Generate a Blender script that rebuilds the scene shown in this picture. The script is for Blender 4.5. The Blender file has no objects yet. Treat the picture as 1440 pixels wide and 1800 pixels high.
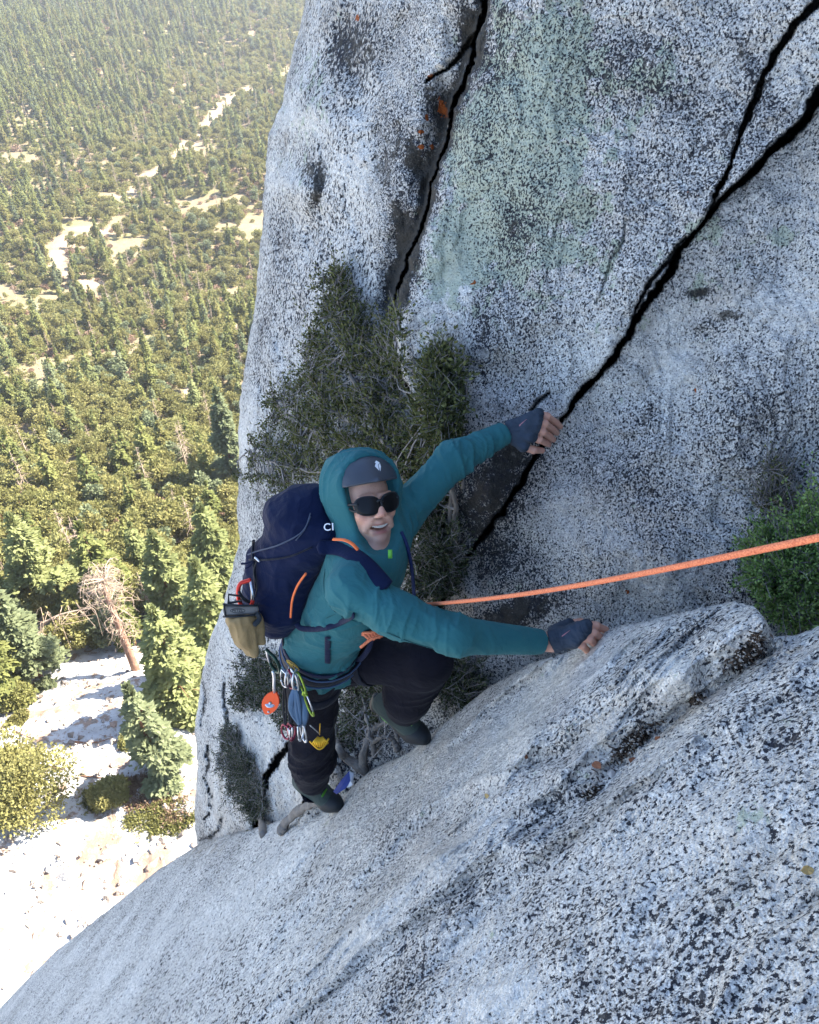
import bpy, math, random
import numpy as np
from mathutils import Vector, Matrix
random.seed(7); RNG = np.random.default_rng(7)
SC = bpy.context.scene
COL = SC.collection
# ------------------------------------------------------------------ camera
F_PX, PW, PH = 1440.0, 1440.0, 1800.0
PITCH = math.radians(45.0)
CAM = np.array([0.0, 0.0, 40.0])
cd = bpy.data.cameras.new('camera'); cam = bpy.data.objects.new('camera', cd); COL.objects.link(cam)
cam.location = CAM; cam.rotation_euler = (math.radians(90) - PITCH, 0, 0)
cd.sensor_fit = 'VERTICAL'; cd.sensor_height = 36.0; cd.lens = 36.0 * F_PX / PH
cd.clip_start = 0.05; cd.clip_end = 6000.0
SC.camera = cam
# ------------------------------------------------------------------ world, sun, exposure
SUN_EL, SUN_AZ = math.radians(47), math.atan2(0.36, 0.93)      # azimuth measured from +X towards +Y
world = bpy.data.worlds.new('World'); SC.world = world; world.use_nodes = True
wn = world.node_tree; wn.nodes.clear()
sky = wn.nodes.new('ShaderNodeTexSky'); sky.sky_type = 'NISHITA'; sky.sun_disc = False
sky.sun_elevation = SUN_EL; sky.sun_rotation = math.pi / 2 - SUN_AZ; sky.altitude = 2000.0
sky.air_density = 0.9; sky.dust_density = 2.6; sky.ozone_density = 1.0
bg = wn.nodes.new('ShaderNodeBackground'); bg.inputs[1].default_value = 0.13
wo = wn.nodes.new('ShaderNodeOutputWorld')
wn.links.new(sky.outputs[0], bg.inputs[0]); wn.links.new(bg.outputs[0], wo.inputs[0])
sl = bpy.data.lights.new('sun', 'SUN'); sun = bpy.data.objects.new('sun', sl); COL.objects.link(sun)
sl.energy = 5.0; sl.angle = math.radians(0.5); sl.color = (1.0, 0.94, 0.84)
sdir = Vector((math.cos(SUN_AZ) * math.cos(SUN_EL), math.sin(SUN_AZ) * math.cos(SUN_EL), math.sin(SUN_EL)))
sun.rotation_euler = sdir.to_track_quat('Z', 'Y').to_euler(); sun.location = (30, 10, 80)
SC.view_settings.view_transform = 'Standard'; SC.view_settings.look = 'None'
SC.view_settings.gamma = 1.0; SC.view_settings.use_curve_mapping = False
SC.view_settings.exposure = 2.38
SC.cycles.max_bounces = 6; SC.cycles.diffuse_bounces = 4; SC.cycles.transparent_max_bounces = 4

# ------------------------------------------------------------------ helpers
CP, SP = math.cos(PITCH), math.sin(PITCH)
def P(px, py, d):
    """photo pixel + depth along the view axis -> world point(s)"""
    px = np.asarray(px, float); py = np.asarray(py, float); d = np.asarray(d, float)
    x = (px - 720) / F_PX * d; u = (900 - py) / F_PX * d
    return np.stack([x + CAM[0], u * SP + d * CP + CAM[1], u * CP - d * SP + CAM[2]], -1)
def V(px, py, d): return Vector(P(px, py, d))
def pix(w):
    w = np.asarray(w, float) - CAM
    f = w[..., 1] * CP - w[..., 2] * SP; u = w[..., 1] * SP + w[..., 2] * CP
    return 720 + w[..., 0] / f * F_PX, 900 - u / f * F_PX, f
RIGHT = np.array([1.0, 0, 0]); UP = np.array([0, SP, CP]); BACK = -np.array([0, CP, -SP])   # BACK points at the viewer

def _hash(i):
    n = (i[..., 0] * 374761393 + i[..., 1] * 668265263 + i[..., 2] * 2147483647) & 0xffffffff
    n = ((n ^ (n >> 13)) * 1274126177) & 0xffffffff
    n = (n ^ (n >> 16)) & 0xffff
    return n.astype(float) / 32767.5 - 1.0
def noise3(p, scale=1.0, off=0.0):
    p = np.asarray(p, float) * scale + off
    i = np.floor(p).astype(np.int64); f = p - i; u = f * f * (3 - 2 * f)
    r = 0
    for dx in (0, 1):
        for dy in (0, 1):
            for dz in (0, 1):
                w = (u[..., 0] if dx else 1 - u[..., 0]) * (u[..., 1] if dy else 1 - u[..., 1]) * (u[..., 2] if dz else 1 - u[..., 2])
                r = r + w * _hash(i + np.array([dx, dy, dz]))
    return r
def fbm(p, scale, octs=4, gain=0.5, off=0.0):
    r = 0; a = 1.0
    for k in range(octs):
        r = r + a * noise3(p, scale * 2 ** k, off + 17.3 * k); a *= gain
    return r
def flakes(n, k, w=.22):
    f = n * k; i = np.floor(f); return (i + sstep(0, w, f - i)) / k
def sstep(a, b, x):
    t = np.clip((x - a) / (b - a), 0, 1); return t * t * (3 - 2 * t)
def polydist(px, py, pts, vals=None):
    """distance to a polyline, signed side (+ = right of its direction), interpolated value, along 0..1"""
    best = np.full(np.shape(px), 1e9); side = np.zeros(np.shape(px)); val = np.zeros(np.shape(px)); al = np.zeros(np.shape(px))
    n = len(pts)
    for k in range(n - 1):
        ax, ay = pts[k][:2]; bx, by = pts[k + 1][:2]; ex, ey = bx - ax, by - ay
        t = np.clip(((px - ax) * ex + (py - ay) * ey) / (ex * ex + ey * ey), 0, 1)
        dx, dy = px - ax - t * ex, py - ay - t * ey; d = np.hypot(dx, dy)
        m = d < best
        best = np.where(m, d, best); side = np.where(m, np.sign(ex * dy - ey * dx), side)
        al = np.where(m, (k + t) / (n - 1), al)
        if len(pts[k]) > 2: val = np.where(m, pts[k][2] * (1 - t) + pts[k + 1][2] * t, val)
    return best, side, val, al

def mesh_np(name, verts, faces, mats, smooth=True, fmat=None):
    """faces: (N,3) or (N,4) int array, or a list of such arrays"""
    me = bpy.data.meshes.new(name)
    verts = np.asarray(verts, np.float32).reshape(-1, 3)
    fl = faces if isinstance(faces, list) else [faces]
    fl = [np.asarray(f, np.int32) for f in fl if len(f)]
    li = np.concatenate([f.ravel() for f in fl]); tot = np.concatenate([np.full(len(f), f.shape[1], np.int32) for f in fl])
    me.vertices.add(len(verts)); me.vertices.foreach_set('co', verts.ravel())
    me.loops.add(len(li)); me.loops.foreach_set('vertex_index', li)
    me.polygons.add(len(tot)); st = np.concatenate([[0], np.cumsum(tot)[:-1]]).astype(np.int32)
    me.polygons.foreach_set('loop_start', st); me.polygons.foreach_set('loop_total', tot)
    me.polygons.foreach_set('use_smooth', np.full(len(tot), smooth, bool))
    for m in (mats if isinstance(mats, (list, tuple)) else [mats]): me.materials.append(m)
    if fmat is not None: me.polygons.foreach_set('material_index', np.asarray(fmat, np.int32))
    me.update(calc_edges=True)
    return me
def obj(name, me, parent=None, **props):
    o = bpy.data.objects.new(name, me); COL.objects.link(o)
    if parent is not None: o.parent = parent; o.matrix_parent_inverse = parent.matrix_basis.inverted()
    for k, v in props.items(): o[k] = v
    return o
def empty(name, loc, label, cat, group=None):
    o = bpy.data.objects.new(name, None); COL.objects.link(o); o.location = loc; o.empty_display_size = 0.1
    o['label'] = label; o['category'] = cat
    if group: o['group'] = group
    return o
def attr(me, name, vals):
    a = me.attributes.new(name, 'FLOAT', 'POINT'); a.data.foreach_set('value', np.asarray(vals, np.float32).ravel())
def gridfaces(nr, nc, flip=False):
    i = np.arange(nr - 1)[:, None] * nc + np.arange(nc - 1)[None, :]
    f = np.stack([i, i + 1, i + nc + 1, i + nc], -1).reshape(-1, 4)
    return f[:, ::-1] if flip else f

class MB:
    """collects tubes, boxes, quads into one mesh"""
    def __init__(s): s.v = []; s.q = []; s.t = []; s.n = 0
    def add(s, v, q=None, t=None):
        v = np.asarray(v, float).reshape(-1, 3)
        if q is not None and len(q): s.q.append(np.asarray(q) + s.n)
        if t is not None and len(t): s.t.append(np.asarray(t) + s.n)
        s.v.append(v); s.n += len(v)
    def tube(s, pts, rad, seg=8, flat=1.0, closed=False, up=None, cap=True):
        pts = np.asarray(pts, float); n = len(pts); rad = np.broadcast_to(np.asarray(rad, float), (n,))
        if closed: tan = np.roll(pts, -1, 0) - np.roll(pts, 1, 0)
        else: tan = np.gradient(pts, axis=0)
        tan /= np.linalg.norm(tan, axis=1)[:, None] + 1e-12
        if up is None:
            a = np.array([0, 0, 1.0]) if abs(tan[0][2]) < 0.9 else np.array([1.0, 0, 0])
            N = np.cross(tan[0], a); N /= np.linalg.norm(N); Ns = [N]
            for k in range(1, n):
                N = N - tan[k] * N.dot(tan[k]); N /= np.linalg.norm(N) + 1e-12; Ns.append(N)
            Ns = np.array(Ns)
        else:
            up = np.broadcast_to(np.asarray(up, float), (n, 3)); Ns = np.cross(tan, up); Ns /= np.linalg.norm(Ns, axis=1)[:, None] + 1e-12
        B = np.cross(tan, Ns); th = np.linspace(0, 2 * np.pi, seg, endpoint=False)
        v = pts[:, None, :] + rad[:, None, None] * (Ns[:, None, :] * np.cos(th)[None, :, None] + B[:, None, :] * (np.sin(th) * flat)[None, :, None])
        i = np.arange(n if closed else n - 1)[:, None] * seg; j = np.arange(seg)[None, :]
        i2 = (i + seg) % (n * seg); j2 = (j + 1) % seg
        q = np.stack([i + j, i + j2, i2 + j2, i2 + j], -1).reshape(-1, 4)
        if cap and not closed:
            v2 = np.concatenate([v.reshape(-1, 3), pts[:1] - tan[:1] * rad[0] * .4, pts[-1:] + tan[-1:] * rad[-1] * .4]); k = n * seg
            t = [(k, (a + 1) % seg, a) for a in range(seg)] + [(k + 1, (n - 1) * seg + a, (n - 1) * seg + (a + 1) % seg) for a in range(seg)]
            s.add(v2, q, t)
        else: s.add(v.reshape(-1, 3), q)
    def ball(s, c, r, seg=12, rings=8, R=None):
        th = np.linspace(0, 2 * np.pi, seg, endpoint=False); ph = np.linspace(0, np.pi, rings + 1)
        v = np.stack([np.sin(ph)[:, None] * np.cos(th), np.sin(ph)[:, None] * np.sin(th), np.cos(ph)[:, None] + 0 * th], -1) * np.asarray(r, float)
        if R is not None: v = v @ np.asarray(R).T
        i = np.arange(rings)[:, None] * seg; j = np.arange(seg)[None, :]
        q = np.stack([i + j, i + seg + j, i + seg + (j + 1) % seg, i + (j + 1) % seg], -1).reshape(-1, 4)
        s.add(v.reshape(-1, 3) + np.asarray(c, float), q)
    def box(s, c, ax, ay, az):
        """half-extent vectors"""
        c, ax, ay, az = [np.asarray(a, float) for a in (c, ax, ay, az)]
        v = [c + i * ax + j * ay + k * az for i in (-1, 1) for j in (-1, 1) for k in (-1, 1)]
        s.add(v, [(0, 1, 3, 2), (4, 6, 7, 5), (0, 4, 5, 1), (2, 3, 7, 6), (0, 2, 6, 4), (1, 5, 7, 3)])
    def mesh(s, name, mat, smooth=True):
        return mesh_np(name, np.concatenate(s.v), ([np.concatenate(s.q)] if s.q else []) + ([np.concatenate(s.t)] if s.t else []), mat, smooth)
    def build(s, name, mat, parent=None, smooth=True, **props):
        return obj(name, s.mesh(name, mat, smooth), parent, **props)
def spline(pts, n):
    """Catmull-Rom through pts (any dimension)"""
    pts = np.asarray(pts, float); k = len(pts)
    if k == 2: t = np.linspace(0, 1, n)[:, None]; return pts[0] * (1 - t) + pts[1] * t
    pp = np.concatenate([[2 * pts[0] - pts[1]], pts, [2 * pts[-1] - pts[-2]]])
    t = np.linspace(0, k - 1 - 1e-9, n); i = t.astype(int); f = (t - i)[:, None]
    a, b, c, d = pp[i], pp[i + 1], pp[i + 2], pp[i + 3]
    return 0.5 * (2 * b + (c - a) * f + (2 * a - 5 * b + 4 * c - d) * f ** 2 + (3 * b - 3 * c + d - a) * f ** 3)

# ------------------------------------------------------------------ materials
class NT:
    def __init__(s, name):
        s.m = bpy.data.materials.new(name); s.m.use_nodes = True; s.t = s.m.node_tree; s.t.nodes.clear()
        s.out = s.n('ShaderNodeOutputMaterial')
    def n(s, typ, ins=None, **kw):
        nd = s.t.nodes.new(typ)
        for k, v in kw.items(): setattr(nd, k, v)
        for k, v in (ins or {}).items():
            if isinstance(v, bpy.types.NodeSocket): s.t.links.new(v, nd.inputs[k])
            else: nd.inputs[k].default_value = v
        return nd
    def math(s, op, a, b=0.0, c=None):
        nd = s.n('ShaderNodeMath', {0: a, 1: b}, operation=op)
        if c is not None:
            if isinstance(c, bpy.types.NodeSocket): s.t.links.new(c, nd.inputs[2])
            else: nd.inputs[2].default_value = c
        return nd.outputs[0]
    def mix(s, f, a, b, mode='MIX'):
        nd = s.n('ShaderNodeMix', {0: f}, data_type='RGBA', blend_type=mode)
        for k, v in ((6, a), (7, b)):
            if isinstance(v, bpy.types.NodeSocket): s.t.links.new(v, nd.inputs[k])
            else: nd.inputs[k].default_value = (*v, 1.0) if len(v) == 3 else v
        return nd.outputs[2]
    def ss(s, x, a, b):
        nd = s.n('ShaderNodeMapRange', {0: x, 1: a, 2: b, 3: 0.0, 4: 1.0}, interpolation_type='SMOOTHSTEP'); return nd.outputs[0]
    def noise(s, vec, scale, detail=2.0, rough=0.5, dist=0.0):
        nd = s.n('ShaderNodeTexNoise', {'Scale': scale, 'Detail': detail, 'Roughness': rough, 'Distortion': dist})
        if vec is not None: s.t.links.new(vec, nd.inputs['Vector'])
        return nd.outputs[0]
    def attr(s, name): return s.n('ShaderNodeAttribute', attribute_name=name).outputs['Fac']
    def coord(s, which='Object'): return s.n('ShaderNodeTexCoord').outputs[which]
    def bsdf(s, col, rough=0.6, normal=None, spec=0.3, metal=0.0, **kw):
        b = s.n('ShaderNodeBsdfPrincipled')
        def put(k, v):
            if isinstance(v, bpy.types.NodeSocket): s.t.links.new(v, b.inputs[k])
            else: b.inputs[k].default_value = v
        put('Base Color', (*col, 1.0) if isinstance(col, tuple) and len(col) == 3 else col); put('Roughness', rough)
        put('Specular IOR Level', spec); put('Metallic', metal)
        if normal is not None: put('Normal', normal)
        for k, v in kw.items(): put(k.replace('_', ' '), v)
        s.t.links.new(b.outputs[0], s.out.inputs[0]); return b
    def bump(s, h, strength=0.5, dist=0.01):
        return s.n('ShaderNodeBump', {'Height': h, 'Strength': strength, 'Distance': dist}).outputs[0]
def simple(name, col, rough=0.6, metal=0.0, spec=0.3, bump=None, var=0.0, vscale=30.0):
    t = NT(name); c = t.coord()
    if var > 0:
        n = t.noise(c, vscale, 3); a = tuple(x * (1 - var) for x in col); b = tuple(min(1, x * (1 + var)) for x in col)
        colr = t.mix(n, a, b)
    else: colr = col
    nm = t.bump(t.noise(c, bump[0], 3), bump[1], bump[2]) if bump else None
    t.bsdf(colr, rough, nm, spec, metal); return t.m

def granite(name, slab=False):
    t = NT(name); c = t.coord()
    lich, dark, ora, tan, pale = [t.attr(a) for a in ('lichen', 'dark', 'orange', 'tan', 'pale')]
    big = t.noise(c, 2.2, 4); med = t.noise(c, 9, 4)
    base = t.mix(t.ss(big, 0.35, 0.65), (0.56, 0.53, 0.465), (0.72, 0.69, 0.615))
    vo = t.n('ShaderNodeTexVoronoi', {'Vector': c, 'Scale': 190.0}, feature='F1')
    cell = t.n('ShaderNodeSeparateColor', {0: vo.outputs['Color']}).outputs[0]
    base = t.mix(0.5, base, t.mix(cell, (0.36, 0.35, 0.33), (0.92, 0.90, 0.85)))
    base = t.mix(t.math('MULTIPLY', tan, t.ss(med, 0.3, 0.7)), base, (0.42, 0.33, 0.22))
    # black mica: two sizes, density following a low noise and the 'pale' mask
    dens = t.math('ADD', t.math('MULTIPLY', t.math('SUBTRACT', t.noise(c, 3.1, 3), 0.5), 0.17), t.math('MULTIPLY', pale, -0.10))
    dens = t.math('ADD', dens, t.math('MULTIPLY', dark, 0.14))
    dens = t.math('ADD', dens, 0.002 if slab else 0.016)
    warp = t.n('ShaderNodeMapping', {'Vector': c, 'Rotation': (0.0, -1.0, 0.2) if slab else (0.5, 0.3, 0.8), 'Scale': (1.0, 1.0, 0.5 if slab else 0.75)}).outputs[0]
    s1 = t.ss(t.math('ADD', t.noise(warp, 134 if slab else 165, 3.5, 0.66), dens), 0.552, 0.585)
    coarse = t.attr('coarse'); s1b = t.ss(t.math('ADD', t.noise(warp, 78, 3.5, 0.68), dens), 0.548, 0.59); sel = t.ss(t.math('ADD', coarse, t.math('MULTIPLY', t.math('SUBTRACT', t.noise(c, 7, 3), .5), .9)), .42, .5); s1 = t.math('ADD', t.math('MULTIPLY', s1, t.math('SUBTRACT', 1.0, sel)), t.math('MULTIPLY', s1b, sel))
    s2 = t.ss(t.math('ADD', t.noise(warp, 290, 2, 0.6), dens), 0.53, 0.60)
    mot = t.noise(warp, 42, 4, 0.7); base = t.mix(t.ss(mot, 0.42, 0.66), base, t.mix(0.38, base, (0.24, 0.24, 0.25)))
    s3 = t.ss(t.math('ADD', t.noise(c, 34, 3.5, 0.65), t.math('MULTIPLY', dens, 1.3)), 0.655, 0.69)
    # green-grey crust lichen with ragged edges
    ln = t.noise(c, 16, 5, 0.65)
    lm = t.ss(t.math('ADD', t.math('MULTIPLY', lich, 0.34), ln), 0.66, 0.72)
    lcol = t.mix(t.noise(c, 26, 3), (0.30, 0.35, 0.25), (0.42, 0.46, 0.36))
    col = t.mix(t.math('MULTIPLY', s2, 0.55), base, (0.13, 0.13, 0.14))
    col = t.mix(t.math('MULTIPLY', lm, 0.8), col, lcol)
    col = t.mix(s1, col, (0.028, 0.030, 0.038))
    col = t.mix(t.math('MULTIPLY', s3, 0.9), col, (0.028, 0.027, 0.03))
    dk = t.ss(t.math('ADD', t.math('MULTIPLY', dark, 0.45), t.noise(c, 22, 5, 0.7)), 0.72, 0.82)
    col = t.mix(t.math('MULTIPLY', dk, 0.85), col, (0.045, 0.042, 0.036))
    wst = t.noise(t.n('ShaderNodeMapping', {'Vector': c, 'Scale': (5.0, 5.0, .55)}).outputs[0], 1.3, 5, .65); col = t.mix(t.math('MULTIPLY', t.ss(wst, .56, .72), .32), col, (.16, .145, .12))
    col = t.mix(t.math('MULTIPLY', t.ss(t.noise(c, 5.5, 6, .72), .60, .70), .55), col, (.74, .72, .68)) if True else col
    om = t.ss(t.math('ADD', t.math('MULTIPLY', ora, 0.5), t.noise(c, 60, 4, 0.6)), 0.83, 0.88)
    col = t.mix(om, col, (0.33, 0.085, 0.02))
    h = t.math('ADD', t.math('MULTIPLY', t.noise(c, 60, 5, 0.6), 0.8), t.math('MULTIPLY', s1, -0.25))
    h = t.math('ADD', h, t.math('MULTIPLY', t.noise(c, 14, 3), 1.2))
    h = t.math('ADD', h, t.math('MULTIPLY', t.noise(c, 150, 3, .6), .35)); t.bsdf(col, 0.82, t.bump(h, 1.0, 0.020), 0.2)
    return t.m
# ------------------------------------------------------------------ the cliff
M_WALL = granite('granite_wall'); M_SLAB = granite('granite_slab', True)
def w_main(px, py):
    x = (px - 720) / 1440; u = (900 - py) / 1440; return .161 * x + .0895 * u + .333
def w_left(px, py):
    x = (px - 720) / 1440; u = (900 - py) / 1440; return .318 + .505 * x + .017 * u
def w_slab(px, py):
    x = (px - 720) / 1440; u = (900 - py) / 1440; return .1171 + .842 * x - .707 * u
K1 = [(1150, -800, 24), (960, -260, 18), (862, -20, 12), (838, 60, 7), (812, 150, 5), (790, 240, 3), (768, 310, 3), (752, 370, 4), (733, 425, 6), (710, 485, 7), (688, 545, 5), (700, 650, 1), (760, 760, 1), (795, 880, 1), (790, 1030, 3), (730, 1160, 3), (640, 1250, 3), (560, 1330, 2), (520, 1440, 2), (500, 1600, 2)]
K1B = [(834, 60, 4), (822, 82, 5), (806, 100, 3.5), (788, 116, 2.5), (770, 127, 1.5), (752, 145, .8)]
K2 = [(2300, -800, 50), (1560, 20, 34), (1440, 172, 17), (1400, 225, 8), (1350, 280, 5.5), (1312, 312, 6.5), (1290, 330, 5), (1262, 352, 4), (1240, 385, 5), (1190, 450, 5.5), (1172, 488, 6), (1150, 520, 6.5), (1128, 556, 5), (1110, 580, 4.5), (1078, 622, 5), (1060, 645, 3.5), (1010, 705, 5), (985, 745, 7), (940, 810, 3), (922, 846, 4), (905, 865, 4), (884, 896, 6), (870, 905, 6), (835, 955, 2.5), (805, 1000, 4), (788, 1040, 5)]
K3 = [(1560, -130, 18), (1440, -5, 13), (1392, 45, 9), (1365, 90, 8), (1332, 160, 6), (1306, 220, 4.5), (1285, 290, 3.5), (1262, 330, 3), (1238, 385, 2.5)]
K3B = [(1205, 420, 3), (1165, 470, 4), (1135, 520, 3), (1118, 560, 2)]
K4 = [(1102, 385, 1.0), (1095, 420, 1.6), (1076, 452, 1.6), (1064, 490, 1.4), (1052, 530, .8)]
K5 = [(965, 690, 3), (945, 705, 4), (935, 722, 3)]
K6 = [(512, 1305, 6), (492, 1335, 8), (474, 1365, 9), (462, 1395, 6), (452, 1460, 4)]
K7 = [(392, 1200, 2), (398, 1240, 3), (404, 1268, 3), (392, 1310, 2), (386, 1340, 2)]
K8 = [(366, 1310, 3), (369, 1335, 3), (362, 1365, 2), (372, 1400, 2), (358, 1440, 2)]
K9 = [(355, 1190, 2), (362, 1250, 4), (360, 1275, 3)]
K10 = [(345, 1478, 3), (360, 1476, 4), (378, 1460, 3), (386, 1440, 2)]
LCON = np.array([(-2600, 800), (-900, 640), (-300, 580), (0, 541), (60, 523), (100, 514), (180, 497), (238, 470), (330, 466), (400, 462), (480, 452), (560, 446), (650, 431), (760, 418), (850, 417), (950, 420), (1010, 406), (1070, 392), (1130, 368), (1200, 354), (1285, 344), (1310, 347), (1480, 345), (1560, 352), (1800, 380)], float)
def lcon(py): return np.interp(py, LCON[:, 0], LCON[:, 1])
GL = [(1700, 900, 1), (1440, 1098, 1), (1322, 1163, 1), (1262, 1208, 1), (1200, 1252, 1), (1130, 1308, 1), (1062, 1378, .9), (1010, 1420, .7), (940, 1462, .5), (840, 1540, .3), (700, 1650, .1)]
def blob(px, py, items):
    r = 0
    for (x, y, sx, sy, ang, a) in items:
        c, s = math.cos(math.radians(ang)), math.sin(math.radians(ang))
        dx, dy = px - x, py - y; U = (dx * c - dy * s) / sx; W = (dx * s + dy * c) / sy
        r = r + a * np.exp(-(U * U + W * W))
    return r
def wall_depth(px, py):
    """depth field of the face, cracks included; also returns masks"""
    wm, wl = w_main(px, py), w_left(px, py)
    o_ = np.stack([px, py, px * 0], -1); ox, oy = px, py; px = px + 7 * noise3(o_, 1 / 55, 3) + 3.5 * noise3(o_, 1 / 19, 7) + 1.6 * noise3(o_, 1 / 8, 9); py = py + 4 * noise3(o_, 1 / 30, 13)
    d1, s1, h1, a1 = polydist(px, py, K1)
    sd = -d1 * s1          # + = right of the crack line (the line runs downwards)
    wl2 = np.minimum(wl, wm + .0 * wl - 0.018 * sstep(900, 300, py))
    wl2 = np.where(px < 700, wl, wl2)
    k = sstep(-14, 8, sd)
    w = wl2 * (1 - k) + wm * k
    d = 1 / np.maximum(w, 0.03)
    # left buttress rolls into the crack
    d = d + 0.10 * np.exp(-np.clip(-sd, 0, None) / 30) * (sd < 0) * sstep(1200, 700, py)
    d2, s2, h2, a2 = polydist(px, py, K2)
    sd2 = -d2 * s2
    # the block above the big crack stands proud and rolls in, the lower one is flatter
    up = (sd2 < 0)
    d = d - 0.05 * np.exp(-d2 / 110) * up + 0.035 * np.exp(-d2 / 10) * up * sstep(1500, 1000, px)
    d = d + 0.03 * np.exp(-d2 / 60) * (~up)
    # lower left toe of the hand crack: rounded lump under the arm
    d = d - blob(px, py, [(850, 850, 60, 80, 30, .10), (900, 780, 40, 30, 0, .05), (560, 250, 120, 200, 20, .10), (600, 420, 80, 90, 0, -.06),
                          (1180, 620, 190, 90, 40, -.05), (1260, 930, 160, 120, 30, -.06), (1100, 1000, 180, 60, 20, .05), (1000, 300, 120, 260, 10, .04),
                          (520, 330, 60, 30, -30, .09), (560, 380, 16, 80, -8, -.06), (640, 180, 20, 110, 14, -.05), (520, 180, 60, 50, 0, .06), (430, 1250, 30, 70, 0, .06), (400, 1400, 30, 60, 0, .05), (500, 1200, 60, 60, 0, -.12), (600, 1250, 90, 70, 0, -.25), (700, 1150, 90, 120, 0, -.10)])
    d = d + .07 * np.exp(-(d1 / 20) ** 2) * sstep(620, 500, py) + .05 * np.exp(-((d1 - 26) / 24) ** 2) * (sd < 0) * sstep(620, 500, py)
    base = P(ox, oy, d)
    n = fbm(base, 1.7, 3) * 0.045 + fbm(base, 7.0, 3, off=5) * 0.015 + fbm(base, 30.0, 3, off=9) * 0.0048
    n = n + 0.02 * (1 - np.abs(noise3(base * np.array([1, 1, .45]), 4.2, 31))) ** 4
    n = n + .030 * flakes(fbm(base * np.array([1.3, 1.3, .6]), 2.6, 3, off=61), 3.5, .16) + .010 * flakes(fbm(base, 9.0, 2, off=63), 2.5, .2)
    d = d + n
    cr = np.zeros(np.shape(px))
    for K, dep in ((K1, .35), (K1B, .10), (K2, .38), (K3, .14), (K3B, .08), (K4, .018), (K5, .06), (K6, .25), (K7, .06), (K8, .07), (K9, .06), (K10, .06)):
        q, _, h, _ = polydist(px, py, K)
        jit = 0.64 + 0.22 * noise3(base, 9.0, 3) + 0.26 * noise3(base, 28.0, 5) + .2 * noise3(base, 70.0, 8)
        pr = sstep(1.25, 0.55, q / np.maximum(h * np.where(h < 5, .6 + .5 * jit, jit), 2.3))
        cr = np.maximum(cr, pr * dep)
    return d + cr, cr, (d1, sd, d2, sd2)

# wall mesh: rows down the picture, columns from its left skyline to the right
rows = np.concatenate([np.linspace(-2500, -40, 60), np.arange(-36, 1560, 3.4), np.linspace(1565, 1750, 12)])
s = np.concatenate([np.arange(0, 1010, 3.3), np.geomspace(1014, 2600, 50)])
PY, S = np.meshgrid(rows, s, indexing='ij')
L0 = lcon(PY) + 3.0 * noise3(np.stack([PY * 0 + 3, PY, PY * 0], -1), 0.02) + 1.6 * noise3(np.stack([PY * 0 + 3, PY, PY * 0], -1), 0.09)
PX = L0 + S
D, CR, (d1, sd1, d2, sd2) = wall_depth(PX, PY)
roll = 0.28 * (1 - np.sqrt(np.clip(1 - (1 - np.clip(S / 46.0, 0, 1)) ** 2, 0, 1)))
D = D + roll
W3 = P(PX, PY, D)
# the flank behind the skyline (hidden from here, solid from the side)
back = []
for k, (dd, sx) in enumerate([(5.5, 2.2), (3.6, 1.2), (2.2, .6), (1.2, .28), (.5, .08), (.2, .02)]):
    e = P(PX[:, 0], PY[:, 0], D[:, 0]); ray = e - CAM; ray /= np.linalg.norm(ray, axis=1)[:, None]
    hz = ray
    b = e + hz * dd + np.array([1, 0, 0]) * sx
    b = b + 0.05 * dd * noise3(b, 1.1)[:, None] * np.array([1, 0, 0])
    back.append(b)
full = np.concatenate([np.stack(back, 1), W3], 1); nb = len(back)
me = mesh_np('cliff_wall', full.reshape(-1, 3), gridfaces(full.shape[0], full.shape[1]), M_WALL)
def padl(a): return np.concatenate([np.repeat(a[:, :1], nb, 1), a], 1)
lich = blob(PX, PY, [(960, 70, 120, 110, 0, .9), (930, 240, 130, 120, 0, 1), (870, 400, 90, 130, 0, .95), (1030, 420, 90, 120, 0, .55), (1150, 140, 60, 50, 0, .7), (1250, 400, 50, 30, 40, .9), (1380, 415, 40, 25, 0, .9), (820, 250, 40, 60, 0, .6),
                     (1262, 500, 60, 25, 20, .7), (555, 140, 40, 60, 0, .5), (750, 640, 40, 60, 0, .5), (520, 260, 60, 80, 0, .35), (780, 480, 60, 80, 0, .7)])
dark = blob(PX, PY, [(830, 60, 20, 60, 20, .9), (765, 190, 22, 45, 20, .8), (740, 300, 28, 70, 15, .85), (715, 420, 22, 70, 15, 1.1), (700, 500, 24, 40, 15, 1), (675, 300, 20, 40, 0, .5), (560, 330, 12, 50, -10, .8), (545, 300, 20, 30, 0, .5), (640, 110, 30, 70, 10, .35), (690, 230, 30, 60, 10, .35), (500, 420, 20, 80, 0, .3), (470, 620, 20, 80, 0, .3), (610, 250, 12, 40, 10, .4), (1325, 120, 25, 90, 25, .5),
                     (950, 380, 30, 90, 0, .35), (900, 400, 25, 60, 0, .35), (855, 950, 60, 90, 30, .6), (880, 850, 60, 50, 30, .7), (900, 790, 40, 25, 20, .7), (1230, 515, 26, 10, 10, 1.0), (1250, 565, 70, 20, 20, .6), (880, 1090, 80, 30, 15, .8), (950, 1060, 60, 20, 15, .35),
                     (1140, 720, 40, 15, 60, .45), (640, 1290, 60, 40, 0, .6), (660, 60, 60, 60, 0, .3), (850, 600, 20, 60, 0, .5), (1100, 90, 60, 60, 0, .25), (1180, 180, 60, 40, 0, .35), (600, 90, 25, 60, 0, .4)])
dark = dark + sstep(0.02, 0.10, CR) * 1.3 + sstep(30, 4, d1 + 10 * (sd1 > 0) + 7 * noise3(W3, 6)) * sstep(600, 520, PY) * .75
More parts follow.
